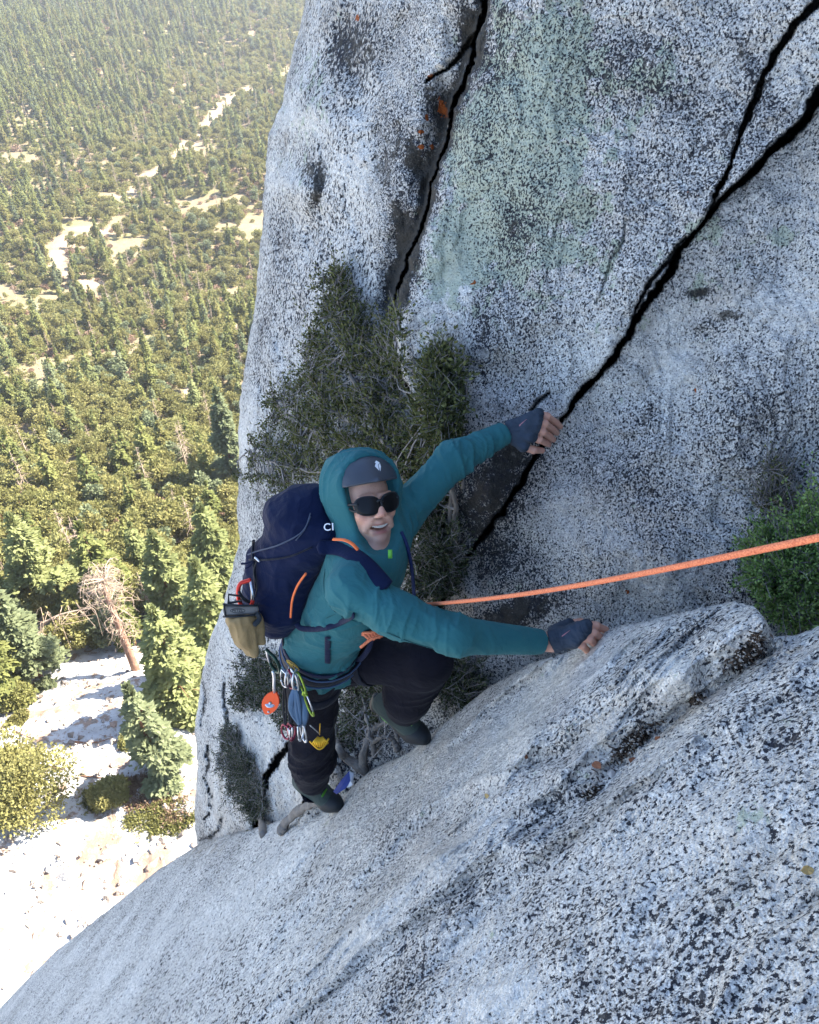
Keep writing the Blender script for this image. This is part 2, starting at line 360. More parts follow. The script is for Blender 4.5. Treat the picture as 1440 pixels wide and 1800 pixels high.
ora = blob(PX, PY, [(778, 190, 9, 22, 15, 1.2), (752, 205, 6, 9, 0, 1.1), (742, 232, 7, 5, 0, 1.2), (741, 258, 9, 7, 0, 1.2), (760, 258, 5, 6, 0, 1.1), (757, 135, 9, 6, 40, 1.1), (628, 32, 6, 8, 0, 1.1), (585, 293, 3, 4, 0, 1), (832, 497, 8, 8, 0, .8),
                    (1205, 345, 36, 14, 10, .42), (1223, 686, 14, 12, 0, .6), (1100, 907, 8, 3, 30, .8), (1103, 1040, 7, 6, 0, .9), (1105, 1060, 5, 5, 0, .6)])
tan = blob(PX, PY, [(905, 620, 60, 50, 0, .7), (600, 30, 80, 60, 0, .5), (860, 830, 60, 60, 0, .5), (1240, 640, 60, 60, 0, .4), (870, 960, 70, 90, 0, .55), (900, 1060, 120, 40, 0, .5), (1000, 340, 60, 60, 0, .3), (1050, 230, 80, 80, 0, .25), (450, 1400, 90, 90, 0, .35), (600, 1300, 60, 60, 0, .4), (1280, 520, 60, 30, 0, .4)])
tan = tan + sstep(1250, 1480, PY) * .25
pale = blob(PX, PY, [(530, 210, 60, 26, -15, .9), (620, 300, 60, 60, -45, .5), (520, 310, 40, 40, 0, .5), (780, 540, 60, 70, 0, .6), (800, 470, 40, 50, 0, .7), (1190, 640, 45, 60, 0, .8), (1250, 550, 140, 25, 12, .6), (1090, 960, 120, 30, -45, .5), (1200, 1010, 130, 40, 20, .4),
                     (450, 1330, 120, 160, 0, .6), (385, 1100, 30, 60, 0, .5), (440, 760, 26, 60, 0, .7), (1380, 560, 60, 40, 0, .4), (980, 900, 60, 60, 0, .3)])
for nme, a in (('lichen', lich), ('dark', dark), ('orange', ora), ('tan', tan), ('pale', pale), ('coarse', sstep(760, 560, PX) * .9)): attr(me, nme, padl(a))
obj('cliff_wall', me, kind='structure', label='steep speckled granite face split by a diagonal crack')

# slab mesh
ECON = np.array([(-1800, 3600), (-600, 2330), (0, 1774), (20, 1752), (60, 1708), (100, 1671), (150, 1631), (220, 1577), (280, 1528), (345, 1486), (400, 1467), (470, 1449), (520, 1436), (560, 1424), (600, 1402), (650, 1352), (720, 1322), (780, 1272), (860, 1207), (930, 1168), (1000, 1146), (1030, 1128), (1060, 1108), (1150, 1089), (1230, 1070), (1290, 1056), (1325, 1066), (1345, 1088), (1362, 1120), (1400, 1116), (1440, 1100), (1700, 1030), (3000, 700)], float)
cols = np.concatenate([np.linspace(-1800, -30, 40), np.arange(-26, 1475, 3.4), np.geomspace(1480, 3000, 50)])
tt = np.concatenate([np.arange(0, 740, 3.6), np.geomspace(744, 1500, 40)])
PXs, T = np.meshgrid(cols, tt, indexing='ij')
E0 = np.interp(PXs, ECON[:, 0], ECON[:, 1]) + 1.8 * noise3(np.stack([PXs, PXs * 0 + 7, PXs * 0], -1), 0.03) + .8 * noise3(np.stack([PXs, PXs * 0 + 7, PXs * 0], -1), 0.13)
PYs = E0 + T
def slab_depth(px, py, E):
    w = w_slab(px, py)
    w = np.where(w > 1.25, 1.25 + (w - 1.25) * 0.25, w); w = np.maximum(w, 0.05)
    d = 1 / w
    g, gs, gv, ga = polydist(px, py, GL)
    sdg = -g * gs                       # line runs to lower left: + is the upper-left side
    low = gs < 0
    d = d + 0.060 * gv * np.exp(-(g / 26) ** 2) - 0.075 * gv * np.exp(-((g - 75) / 60) ** 2) * (~low) - 0.02 * gv * np.exp(-((g - 45) / 50) ** 2) * low
    d = d - blob(px, py, [(1265, 1110, 60, 34, 30, .04), (1150, 1150, 90, 34, 35, .05), (1185, 1195, 60, 30, 45, .05), (1060, 1250, 110, 30, 40, .045), (1090, 1200, 110, 16, 38, -.035), (960, 1290, 160, 26, 38, .03), (960, 1380, 170, 22, 40, .035),
                          (985, 1330, 160, 14, 40, -.025), (770, 1500, 50, 36, 30, .035), (700, 1570, 120, 24, 40, .03), (840, 1470, 120, 20, 40, -.025), (640, 1500, 180, 26, 38, .04), (560, 1600, 220, 24, 38, -.035), (780, 1640, 160, 30, 45, .03),
                          (860, 1600, 170, 22, 45, -.02), (1100, 1600, 160, 80, 30, .02), (1300, 1400, 150, 80, 30, .02), (880, 1740, 120, 60, 20, .02), (330, 1640, 260, 20, 38, .03), (300, 1690, 260, 22, 38, -.03), (1225, 1150, 22, 40, 30, -.02)])
    base = P(px, py, d)
    d = d + (fbm(base, 2.2, 3, off=3) * 0.016 + fbm(base, 8.0, 3, off=5) * 0.009 + fbm(base, 30.0, 3, off=9) * 0.0042)
    gx, gy = (px * .78 - py * .62), (px * .62 + py * .78); wv_ = 18 * noise3(np.stack([gx, gy, gx * 0], -1), .006, 5) + 6 * noise3(np.stack([gx, gy, gx * 0], -1), .02, 8); gq = np.stack([gx * .0030, (gy + wv_) * .019, gx * 0], -1)
    up_ = np.where(gs > 0, 0, 1); band = np.clip(np.where(gs > 0, 1.0, np.exp(-(g / 90) ** 2)), .22, 1) * np.clip(d / 2.0, .5, 1) * sstep(280, 700, px)
    d = d - band * (.085 * (1 - np.abs(noise3(gq, 1.0, 3))) ** 2.5 + .028 * (1 - np.abs(noise3(gq, 2.3, 13))) ** 3) + band * .045 * flakes(fbm(gq, .9, 3, off=33), 3, .14)
    d = d - .016 * np.abs(noise3(gq, 1.0, 3)) * np.clip(d / 2.5, .4, 1.6) + .008 * noise3(gq, 2.6, 9)
    return d, g, gs, gv
Ds, g, gs, gv = slab_depth(PXs, PYs, E0)
Rr = np.interp(PXs, [0, 400, 900, 1440], [.35, .20, .04, .025]); Tr = np.interp(PXs, [0, 400, 1000, 1440], [34, 30, 26, 20])
Ds = Ds + Rr * (1 - np.sqrt(np.clip(1 - (1 - np.clip(T / Tr, 0, 1)) ** 2, 0, 1)))
W3s = P(PXs, PYs, Ds)
back = []
e = W3s[:, 0]
for dd in (7, 4.0, 2.0, .9, .35, .12):
    ray = e - CAM; ray /= np.linalg.norm(ray, axis=1)[:, None]
    b = e + ray * dd * np.array([.5, .5, 1]) + np.array([0.25, 0, -.1]) * dd
    back.append(b + 0.06 * dd * noise3(b, 1.3)[:, None] * np.array([1, 0, 0]))
full = np.concatenate([np.stack(back, 1), W3s], 1)
me = mesh_np('rock_slab', full.reshape(-1, 3), gridfaces(full.shape[0], full.shape[1], True), M_SLAB)
lich = blob(PXs, PYs, [(1310, 1440, 60, 30, 0, .5), (1300, 1560, 60, 80, 0, .35)])
dark = blob(PXs, PYs, [(1310, 1160, 26, 12, 40, .7), (1225, 1225, 14, 9, 30, .6), (1110, 1305, 34, 10, 35, .7), (1040, 1395, 14, 8, 30, .5), (1070, 1600, 60, 40, 0, .25), (960, 1420, 60, 20, 40, .25), (1360, 1310, 30, 10, 0, .6), (1000, 1700, 60, 60, 0, .2), (760, 1680, 80, 30, 40, .3), (830, 1560, 80, 30, 40, .3), (1240, 1100, 60, 18, 30, .35), (1090, 1180, 90, 14, 35, .3), (1130, 1250, 30, 20, 35, .5)])
ora = PXs * 0
tan = blob(PXs, PYs, [(1180, 1280, 80, 20, 38, .5), (770, 1490, 50, 40, 0, .45), (1320, 1480, 80, 60, 0, .25), (650, 1370, 60, 16, 40, .5), (1400, 1540, 40, 60, 0, .3), (880, 1190, 60, 14, 40, .4), (350, 1490, 60, 20, 0, .6), (1060, 1290, 20, 20, 0, .4)])
pale = blob(PXs, PYs, [(870, 1760, 90, 50, 20, 1.2), (800, 1660, 60, 40, 30, .7), (1180, 1200, 40, 50, 0, .9), (1000, 1180, 80, 40, 30, .6), (820, 1320, 120, 50, 38, .5), (770, 1500, 50, 36, 30, .7), (640, 1640, 140, 24, 40, .6), (500, 1520, 200, 60, 38, .25), (1050, 1300, 30, 40, 0, .5), (300, 1700, 300, 80, 38, .3), (900, 1300, 60, 40, 0, .4)])
for nme, a in (('lichen', lich), ('dark', dark), ('orange', ora), ('tan', tan), ('pale', pale), ('coarse', sstep(900, 350, PXs) * .8)): attr(me, nme, padl(a))
obj('rock_slab', me, kind='structure', label='smooth speckled granite slab sloping down to the left')

# the rest of the cliff: unseen higher rock added as a sun block to the right and behind the photographer, and the wall running down to the valley floor
def rockface(name, outline, z0, z1, nz, seed, taper=0.0, mat=M_WALL):
    o = np.array(outline, float); seg = np.linalg.norm(np.diff(o, axis=0), axis=1); tot = seg.sum(); n = int(tot / (z1 - z0) * nz) + 40
    q = np.interp(np.linspace(0, tot, n), np.concatenate([[0], np.cumsum(seg)]), np.arange(len(o)))
    i = np.minimum(q.astype(int), len(o) - 2); f = (q - i)[:, None]; pl = o[i] * (1 - f) + o[i + 1] * f
    z = np.linspace(z0, z1, nz); cen = o.mean(0)
    g = np.zeros((nz, n, 3)); g[..., 2] = z[:, None]
    sc = 1 + taper * (z1 - z) / (z1 - z0)
    g[..., :2] = cen + (pl - cen)[None] * sc[:, None, None]
    nn = fbm(g, .25, 4, off=seed); dirv = (pl - cen) / np.linalg.norm(pl - cen, axis=1)[:, None]
    g[..., :2] += dirv[None] * nn[..., None] * .5
    cap = np.concatenate([g[-1], [[cen[0], cen[1], z1 + .4]]]); k = len(g.reshape(-1, 3))
    me = mesh_np(name, np.concatenate([g.reshape(-1, 3), cap]), [gridfaces(nz, n), np.array([(k + a, k + a + 1, k + n) for a in range(n - 1)])], mat)
    for a in ('lichen', 'dark', 'orange', 'tan', 'pale'): attr(me, a, np.full(len(me.vertices), .15))
    return obj(name, me, kind='structure')
rockface('sun_block_cliff', [(4.4, -7), (4.5, -3), (4.6, 0), (4.6, 2.4), (4.2, 7.5), (6, 9.5), (10, 9), (12, 0), (10, -7), (6, -8.5), (4.4, -7)], 36.0, 51, 60, 2)  # out of view, added to keep the sun off the climb
rockface('lower_cliff', [(-1.0, -7), (-1.3, -2), (-1.5, 0.5), (-1.0, 3.0), (0.6, 5.6), (4, 7.5), (9, 7), (11, 0), (9, -7), (4, -8.5), (-1.0, -7)], -4, 35.2, 70, 5, taper=.25)
# ------------------------------------------------------------------ valley floor
TZY = np.array([(-400, 3), (-10, 1.5), (12, 1.0), (21, 0), (30, -4), (45, -11), (85, -31), (160, -50), (300, -68), (440, -84), (640, -101), (1100, -108), (1600, -70)], float)
def terr(x, y):
    z = np.interp(y, TZY[:, 0], TZY[:, 1])
    p = np.stack([x, y, x * 0], -1)
    far = sstep(30, 200, y)
    z = z + noise3(p, .012, 4) * 7 * far + noise3(p, .045, 8) * 2.2 * sstep(25, 70, y) + noise3(p, .2, 3) * .5 + noise3(p, .7, 3) * .16
    return z - .03 * x * sstep(20, 60, y)
ys = np.concatenate([np.linspace(-400, -12, 20), np.arange(-10, 34, .16), np.geomspace(34.2, 800, 330), np.linspace(830, 1500, 16)])
xs = np.concatenate([-np.geomspace(1400, 41, 60), np.arange(-40, 8, .2), np.geomspace(8.3, 1400, 60)])
YY, XX = np.meshgrid(ys, xs, indexing='ij')
ZZ = terr(XX, YY)
pt = np.stack([XX, YY, ZZ * 0], -1)
near = sstep(41, 33, YY + 2.2 * noise3(pt, .25)) 
ZZ = ZZ + near * (np.abs(noise3(pt, 1.3, 2)) * .22 + np.abs(noise3(pt, 3.0, 5)) * .08 - .2 * sstep(.12, .0, np.abs(noise3(pt, .33, 9))))
def hit(px, py):
    """world point where the ray through a photo pixel meets the ground"""
    r = P(px, py, 1.0) - CAM; t = np.geomspace(5, 3000, 3000)
    q = CAM + r[None] * t[:, None]; k = np.argmax(q[:, 2] < terr(q[:, 0], q[:, 1])); return q[k]
CLEAR = [[(520, 120), (440, 155), (425, 165)], [(430, 160), (395, 185), (345, 245), (320, 262)], [(330, 250), (300, 290), (262, 315), (225, 345)], [(215, 385), (190, 410), (160, 405)], [(130, 420), (100, 440), (110, 480)], [(150, 495), (180, 500)], [(60, 560), (30, 580), (0, 610)],
         [(350, 660), (330, 700)], [(200, 690), (215, 700)], [(60, 780), (40, 760)], [(160, 770), (175, 760)], [(420, 570), (400, 590)], [(300, 600), (310, 620)]]
CW = [(np.array([hit(*p) for p in pl])[:, :2], w) for pl, w in zip(CLEAR, (5, 3.6, 3.2, 2.8, 2.4, 2.4, 2.4, 1.5, 1.5, 1.5, 1.5, 1.5, 1.5))]
def clearing(x, y):
    m = np.zeros(np.shape(x))
    for pts, w in CW:
        d, _, _, _ = polydist(x, y, pts.tolist()); m = np.maximum(m, sstep(w * .9, w * .45, d + .55 * w * noise3(np.stack([x, y, x * 0], -1), .16, 6) + .2 * w * noise3(np.stack([x, y, x * 0], -1), .6, 6)))
    return m
clr = clearing(XX, YY)
me = mesh_np('ground', np.stack([XX, YY, ZZ], -1).reshape(-1, 3), gridfaces(len(ys), len(xs)), None)
t = NT('ground'); c = t.coord()
nearA, clrA = t.attr('near'), t.attr('clear')
soil = t.mix(t.noise(c, .6, 5), (.13, .105, .06), (.28, .215, .135)); soil = t.mix(t.math('MULTIPLY', t.ss(t.noise(c, .12, 4), .5, .62), .7), soil, (.17, .16, .07))
sand = t.mix(t.noise(c, 1.5, 5), (.26, .19, .125), (.38, .29, .20))
rock = t.mix(t.noise(c, 1.2, 5, .6), (.33, .315, .29), (.56, .55, .53)); rock = t.mix(t.ss(t.noise(c, 9, 5, .7), .58, .66), rock, (.20, .18, .15))
rock = t.mix(t.math('MULTIPLY', t.ss(t.noise(c, .42, 6, .72),   .53, .58), .8), rock, (.24, .14, .08))
rock = t.mix(t.math('MULTIPLY', t.ss(t.noise(c, 1.9, 5, .7), .58, .62), .6), rock, (.22, .15, .10))
col = t.mix(clrA, soil, sand); col = t.mix(nearA, col, rock)
t.bsdf(col, .9, t.bump(t.noise(c, 4, 6, .7), .7, .12), .1)
me.materials.clear(); me.materials.append(t.m)
attr(me, 'near', near); attr(me, 'clear', clr)
obj('ground', me, kind='structure', label='sunlit valley floor of pale granite rubble and dry soil')

# ------------------------------------------------------------------ trees
def leafmat(name, dark, light, rnd=.5, trans=.36):
    t = NT(name); oi = t.n('ShaderNodeObjectInfo').outputs['Random']
    geo = t.n('ShaderNodeNewGeometry').outputs['Random Per Island']
    f = t.math('ADD', t.math('MULTIPLY', oi, rnd), t.math('MULTIPLY', geo, 1 - rnd))
    col = t.mix(f, dark, light)
    hv = t.n('ShaderNodeHueSaturation', {'Hue': t.math('ADD', .485, t.math('MULTIPLY', t.n('ShaderNodeMath', {0: oi, 1: 7.31}, operation='MULTIPLY').outputs[0], 0.0)), 'Saturation': 1.0, 'Color': col}).outputs[0]
    d = t.n('ShaderNodeBsdfDiffuse', {'Color': hv}); tr = t.n('ShaderNodeBsdfTranslucent', {'Color': hv})
    mx = t.n('ShaderNodeMixShader', {0: trans, 1: d.outputs[0], 2: tr.outputs[0]}); t.t.links.new(mx.outputs[0], t.out.inputs[0]); return t.m
M_CON = leafmat('conifer_needles', (.115, .145, .05), (.25, .265, .095))
M_CONB = leafmat('blue_green_needles', (.12, .15, .08), (.22, .25, .135))
M_LIME = leafmat('lime_needles', (.15, .18, .07), (.27, .30, .13))
M_OLV = leafmat('olive_leaves', (.15, .155, .05), (.28, .27, .10))
M_YEL = leafmat('yellow_green_leaves', (.17, .18, .06), (.28, .28, .11))
M_BRUSH = leafmat('dry_brush', (.18, .125, .08), (.30, .22, .14), trans=.1)
M_BARK = simple('red_brown_bark', (.20, .095, .055), .9, var=.5, vscale=6, bump=(20, .8, .03))
M_DEAD = simple('weathered_dead_wood', (.36, .27, .20), .85, var=.4, vscale=8, bump=(30, .6, .02))

def quads(c, d, s, w, rng, nrm=None):
    """kite-shaped leaf clumps at c pointing along d, length s, width w"""
    n = len(c); d = d / (np.linalg.norm(d, axis=1)[:, None] + 1e-9)
    r = rng.normal(size=(n, 3)) if nrm is None else nrm + .5 * rng.normal(size=(n, 3))
    sdv = np.cross(d, r); sdv /= np.linalg.norm(sdv, axis=1)[:, None] + 1e-9
    s = np.broadcast_to(s, (n,))[:, None]; w = np.broadcast_to(w, (n,))[:, None]
    v = np.stack([c, c + d * s * .45 + sdv * w, c + d * s, c + d * s * .5 - sdv * w], 1)
    return v.reshape(-1, 3), np.arange(4 * n).reshape(-1, 4)
def conifer(h, R, n, rng, leaf=.35, base=.12, droop=.25, gap=.0):
    """crown quads for a spire; branches in uneven whorls"""
    nb = max(12, int(h * 9)); zb = base * h + (h * .97 - base * h) * rng.random(nb) ** .85
    az = rng.random(nb) * 6.283; prof = (1 - (zb - base * h) / (h - base * h)) ** .8; lb = R * np.maximum(prof, .06) * rng.uniform(.55, 1.15, nb)
    lb *= 1 - gap * (rng.random(nb) < .3)
    w = lb ** 1.5; w = w / w.sum(); bi = rng.choice(nb, n, p=w)
    t = rng.uniform(.15, 1, n) ** .7; L = lb[bi] * t; a = az[bi] + rng.normal(0, .24, n) / (t + .4)
    up = rng.uniform(.0, .25)
    z = zb[bi] + L * up - droop * L * t + rng.normal(0, .045, n) * (R + 1)
    c = np.stack([L * np.cos(a), L * np.sin(a), z], -1)
    d = np.stack([np.cos(a + rng.normal(0, .7, n)), np.sin(a + rng.normal(0, .7, n)), rng.normal(-.05, .35, n)], -1)
    top = np.stack([rng.normal(0, .05, n // 20), rng.normal(0, .05, n // 20), h * rng.uniform(.9, 1, n // 20)], -1)
    c = np.concatenate([c, top]); d = np.concatenate([d, np.tile([0, 0, 1.0], (n // 20, 1)) + rng.normal(0, .3, (n // 20, 3))])
    return quads(c, d, leaf * rng.uniform(.6, 1.2, len(c)), leaf * .28, rng, np.tile([0, 0, 1.2], (len(c), 1)))
def roundtree(h, R, n, rng, leaf=.3, base=.2):
    k = rng.integers(9, 16); bc = rng.normal(size=(k, 3)); bc /= np.linalg.norm(bc, axis=1)[:, None]
    bc = bc * rng.uniform(.35, .8, (k, 1)) * np.array([R, R, h * (1 - base) * .5]) + np.array([0, 0, h * (.5 + base * .5)])
    br = rng.uniform(.3, .55, k) * R; bi = rng.integers(0, k, n)
    u = rng.normal(size=(n, 3)); u /= np.linalg.norm(u, axis=1)[:, None]; u[:, 2] = np.abs(u[:, 2]) * 1.0 - .25 * (rng.random(n) < .4)
    c = bc[bi] + u * (br[bi] * rng.uniform(.6, 1.08, n))[:, None]
    d = u + rng.normal(0, .6, (n, 3)) 
    return quads(c, d, leaf * rng.uniform(.5, 1.2, n), leaf * .32, rng, u)
def trunk_mb(h, r, rng, lean=0.02, top=.96, mb=None, limbs=0, R=1.0):
    mb = mb or MB(); z = np.linspace(-.3, h * top, 7); x = np.cumsum(rng.normal(0, lean * h / 7, 7)); y = np.cumsum(rng.normal(0, lean * h / 7, 7))
    x[:2] = 0; y[:2] = 0
    mb.tube(np.stack([x, y, z], -1), np.linspace(r, r * .15, 7), 6)
    for k in range(limbs):
        zz = rng.uniform(.25, .85) * h; a = rng.random() * 6.28; L = R * rng.uniform(.4, .9) * (1.1 - zz / h)
        mb.tube([(0, 0, zz), (L * .5 * math.cos(a), L * .5 * math.sin(a), zz + .06 * L), (L * math.cos(a), L * math.sin(a), zz + .1 * L)], [r * .25, r * .15, r * .05], 4)
    return mb
def dead_mb(h, r, rng, nl=40, droop=-.3, spread=.35, sub=3):
    mb = MB(); trunk_mb(h, r, rng, .015, 1.0, mb)
    for k in range(nl):
        z = rng.uniform(.3, .98) * h; a = rng.random() * 6.28; L = spread * h * rng.uniform(.3, 1) * (1.15 - z / h)
        p0 = np.array([0, 0, z]); e = np.array([math.cos(a), math.sin(a), 0])
        pts = np.array([p0, p0 + e * L * .5 + [0, 0, .05 * L], p0 + e * L + [0, 0, droop * L]])
        pts[1:] += rng.normal(0, .08 * L, (2, 3)); pp = spline(pts, 5)
        mb.tube(pp, np.linspace(r * .22, r * .05, 5), 4, cap=False)
        for j in range(sub):
            q = pp[rng.integers(1, 5)]; dv = e * rng.uniform(0, .5) + rng.normal(0, .5, 3); mb.tube([q, q + dv * L * .3], [r * .08, r * .03], 3, cap=False)
    return mb

rng = np.random.default_rng(11)
def mk(name, vf, mat): return mesh_np(name, vf[0], vf[1], mat, False)
PROTO = {'conifer_tree': [], 'bushy_tree': [], 'dead_tree': [], 'dry_shrub': []}
for k in range(7):
    h = 1.0; mat = (M_CON, M_CON, M_CONB, M_CON, M_LIME, M_CON, M_OLV)[k]
    cr = conifer(10, rng.uniform(1.5, 2.3), 1500, rng, .62, .08, .3, .5)
    cr = mk('crown', cr, mat); tk = trunk_mb(10, .17, rng, limbs=5, R=2); 
    PROTO['conifer_tree'].append((cr, tk.mesh('trunk', M_BARK)))
for k in range(7):
    mat = (M_OLV, M_OLV, M_YEL, M_OLV, M_CONB, M_OLV, M_YEL)[k]
    hh = rng.uniform(5, 7.5); cr = mk('crown', roundtree(hh, rng.uniform(1.7, 2.4), 1300, rng, .5, .12), mat); tk = trunk_mb(hh, .16, rng, .03, .75, limbs=5, R=2)
    PROTO['bushy_tree'].append((cr, tk.mesh('trunk', M_BARK)))
for k in range(3):
    mb = dead_mb(9, .13, rng, 46, -.15, .28, 2); PROTO['dead_tree'].append((mb.mesh('dead_tree', M_DEAD), None))
for k in range(3):
    PROTO['dry_shrub'].append((mk('dry_shrub', roundtree(1.6, 1.5, 700, rng, .35, .0), (M_BRUSH, M_OLV, M_BRUSH)[k]), None))

# jittered placement over the slope
pts = []
y = 33.0
while y < 760:
    k = np.clip((y + 60) / 200, .55, 1.5); sp = 2.12 * k + .2
    x0, x1 = -.60 * y - 18, .04 * y + 8
    xx = np.arange(x0, x1, sp); n = len(xx)
    pts.append(np.stack([xx + rng.uniform(-.5, .5, n) * sp, y + rng.uniform(-.5, .5, n) * sp], -1)); y += sp * 1.02
pts = np.concatenate(pts)
n1 = noise3(np.c_[pts, pts[:, 0] * 0], .02, 2); n2 = noise3(np.c_[pts, pts[:, 0] * 0], .06, 5); cl = clearing(pts[:, 0], pts[:, 1])
ppx, ppy, pd = pix(np.c_[pts, terr(pts[:, 0], pts[:, 1])])
bare = sstep(.50, .68, noise3(np.c_[pts, pts[:, 0] * 0], .085, 41)) * sstep(330, 200, pts[:, 1]); cl = np.maximum(cl, bare * .9)
keep = (rng.random(len(pts)) > cl * .93) & (rng.random(len(pts)) > .06)
# a sparser band between rubble and wood
keep &= ~((pts[:, 1] < 42) & (rng.random(len(pts)) < .25))
pts, n1, n2, ppx, ppy, pd, cl = [a[keep] for a in (pts, n1, n2, ppx, ppy, pd, cl)]
N = len(pts); u = rng.random(N)
# firs fill the upper left, bushier oaks and pines elsewhere
pcon = .22 + .55 * sstep(-60, 60, (330 - ppy) - (ppx - 120) * 1.0) + .25 * n1
kind = np.where(u < pcon, 0, 1); u2 = rng.random(N)
kind = np.where((u2 < .035), 2, kind); kind = np.where((u2 > .90) | ((cl > .2) & (u2 > .4)), 3, kind)
NAMES = ['conifer_tree', 'bushy_tree', 'dead_tree', 'dry_shrub']
zz = terr(pts[:, 0], pts[:, 1]) - .1
size = rng.uniform(.62, 1.15, N) * np.where(cl > .2, .6, 1) * np.interp(pts[:, 1], [30, 80, 200, 700], [.70, .68, .78, 1.15]); size[kind == 0] *= np.interp(pts[:, 1], [30, 200, 700], [.95, .85, 1.0])[kind == 0]
size[kind == 1] *= .86
var = rng.integers(0, 21, N); rz = rng.random(N) * 6.283
inview = (ppx > -30) & (ppx < 640) & (ppy > -60)
LAB = {0: ('narrow green conifer standing in the sunlit wood below the cliff', 'tree', 'conifers in the wood on the valley slope'),
       1: ('rounded olive green tree in the sunlit wood below the cliff', 'tree', 'rounded trees in the wood on the valley slope'),
       2: ('bare dead tree standing among the green trees of the wood', 'dead tree', 'dead trees scattered through the wood'),
       3: ('low dry shrub between the trees of the valley slope', 'shrub', 'dry shrubs between the trees of the wood')}
stuff = np.ones(N, bool)
for kd in range(4):
    idx = np.where((kind == kd) & inview)[0]; idx = idx[np.argsort(pd[idx] / size[idx])][:292 if kd < 2 else 130]
    for i in idx:
        stuff[i] = False; cr, tk = PROTO[NAMES[kd]][var[i] % len(PROTO[NAMES[kd]])]
        M = Matrix.Translation((pts[i, 0], pts[i, 1], zz[i])) @ Matrix.Rotation(rz[i], 4, 'Z') @ Matrix.Diagonal((size[i], size[i], size[i], 1))
        if tk is None:
            o = bpy.data.objects.new(NAMES[kd], cr); COL.objects.link(o); o.matrix_world = M
        else:
            o = bpy.data.objects.new(NAMES[kd], None); COL.objects.link(o); o.matrix_world = M
            for nm, m_ in (('crown', cr), ('trunk', tk)):
                q = bpy.data.objects.new(nm, m_); COL.objects.link(q); q.parent = o
        o['label'], o['category'], o['group'] = LAB[kd]
def scatter(name, kd, mask, label):
    """everything past the individuals: one geometry-nodes object per kind"""
    pr = PROTO[NAMES[kd]]; me = bpy.data.meshes.new(name); idx = np.where(mask)[0]
    me.vertices.add(len(idx)); me.vertices.foreach_set('co', np.c_[pts[idx], zz[idx]].astype(np.float32).ravel())
    attr(me, 'sz', size[idx]); attr(me, 'rz', rz[idx]); attr(me, 'vr', (var[idx] % len(pr)).astype(float))
    o = obj(name, me, kind='stuff', label=label)
    ng = bpy.data.node_groups.new(name, 'GeometryNodeTree'); ng.interface.new_socket('Geometry', in_out='INPUT', socket_type='NodeSocketGeometry'); ng.interface.new_socket('Geometry', in_out='OUTPUT', socket_type='NodeSocketGeometry')
    gi = ng.nodes.new('NodeGroupInput'); go = ng.nodes.new('NodeGroupOutput'); jn = ng.nodes.new('GeometryNodeJoinGeometry')
    def na(nm):
        a = ng.nodes.new('GeometryNodeInputNamedAttribute'); a.data_type = 'FLOAT'; a.inputs[0].default_value = nm; return a.outputs[0]
    for k, (cr, tk) in enumerate(pr):
        src = bpy.data.objects.new('forest_source', cr); 
        oi = ng.nodes.new('GeometryNodeObjectInfo'); oi.inputs['Object'].default_value = src; oi.inputs['As Instance'].default_value = True
        io = ng.nodes.new('GeometryNodeInstanceOnPoints'); cmp = ng.nodes.new('FunctionNodeCompare'); cmp.data_type = 'FLOAT'; cmp.operation = 'EQUAL'; cmp.inputs[1].default_value = k; cmp.inputs['Epsilon'].default_value = .1
        ng.links.new(na('vr'), cmp.inputs[0]); cx = ng.nodes.new('ShaderNodeCombineXYZ'); ng.links.new(na('rz'), cx.inputs[2])
        ng.links.new(gi.outputs[0], io.inputs['Points']); ng.links.new(cmp.outputs[0], io.inputs['Selection']); ng.links.new(oi.outputs['Geometry'], io.inputs['Instance'])
        ng.links.new(cx.outputs[0], io.inputs['Rotation']); ng.links.new(na('sz'), io.inputs['Scale']); ng.links.new(io.outputs[0], jn.inputs[0])
    ng.links.new(jn.outputs[0], go.inputs[0]); md = o.modifiers.new('scatter', 'NODES'); md.node_group = ng
    return o
# undergrowth closing the gaps between the trees
upx = []
y = 36.0
while y < 760:
    sp = np.interp(y, [36, 100, 760], [1.5, 2.0, 4.0]); xx = np.arange(-.60 * y - 18, .04 * y + 8, sp); n = len(xx); upx.append(np.stack([xx + rng.uniform(-.5, .5, n) * sp, y + rng.uniform(-.5, .5, n) * sp], -1)); y += sp
upx = np.concatenate(upx); ucl = np.maximum(clearing(upx[:, 0], upx[:, 1]), .7 * sstep(.30, .55, noise3(np.c_[upx, upx[:, 0] * 0], .085, 41))); upx = upx[(rng.random(len(upx)) > ucl * .97) & (rng.random(len(upx)) > .18 + .25 * noise3(np.c_[upx, upx[:, 0] * 0], .05, 3))]
N0 = len(pts); pts = np.concatenate([pts, upx]); zz = np.concatenate([zz, terr(upx[:, 0], upx[:, 1]) - .05]); nu = len(upx)
size = np.concatenate([size, rng.uniform(.35, 1.1, nu) * np.interp(upx[:, 1], [36, 200, 700], [.6, 1.0, 1.8])]); rz = np.concatenate([rz, rng.random(nu) * 6.28]); var = np.concatenate([var, rng.integers(0, 21, nu)]); kind = np.concatenate([kind, np.full(nu, 4)]); stuff = np.concatenate([stuff, np.ones(nu, bool)])
NAMES.append('undergrowth'); PROTO['undergrowth'] = [(mk('undergrowth', roundtree(1.5, 1.5, 420, rng, .42, .0), m_), None) for m_ in (M_OLV, M_OLV, M_YEL, M_CON, M_OLV, M_YEL, M_BRUSH)]
scatter('undergrowth', 4, kind == 4, 'low olive undergrowth between the trees of the valley slope')
scatter('distant_conifers', 0, stuff & (kind == 0), 'distant conifer wood covering the valley slope')
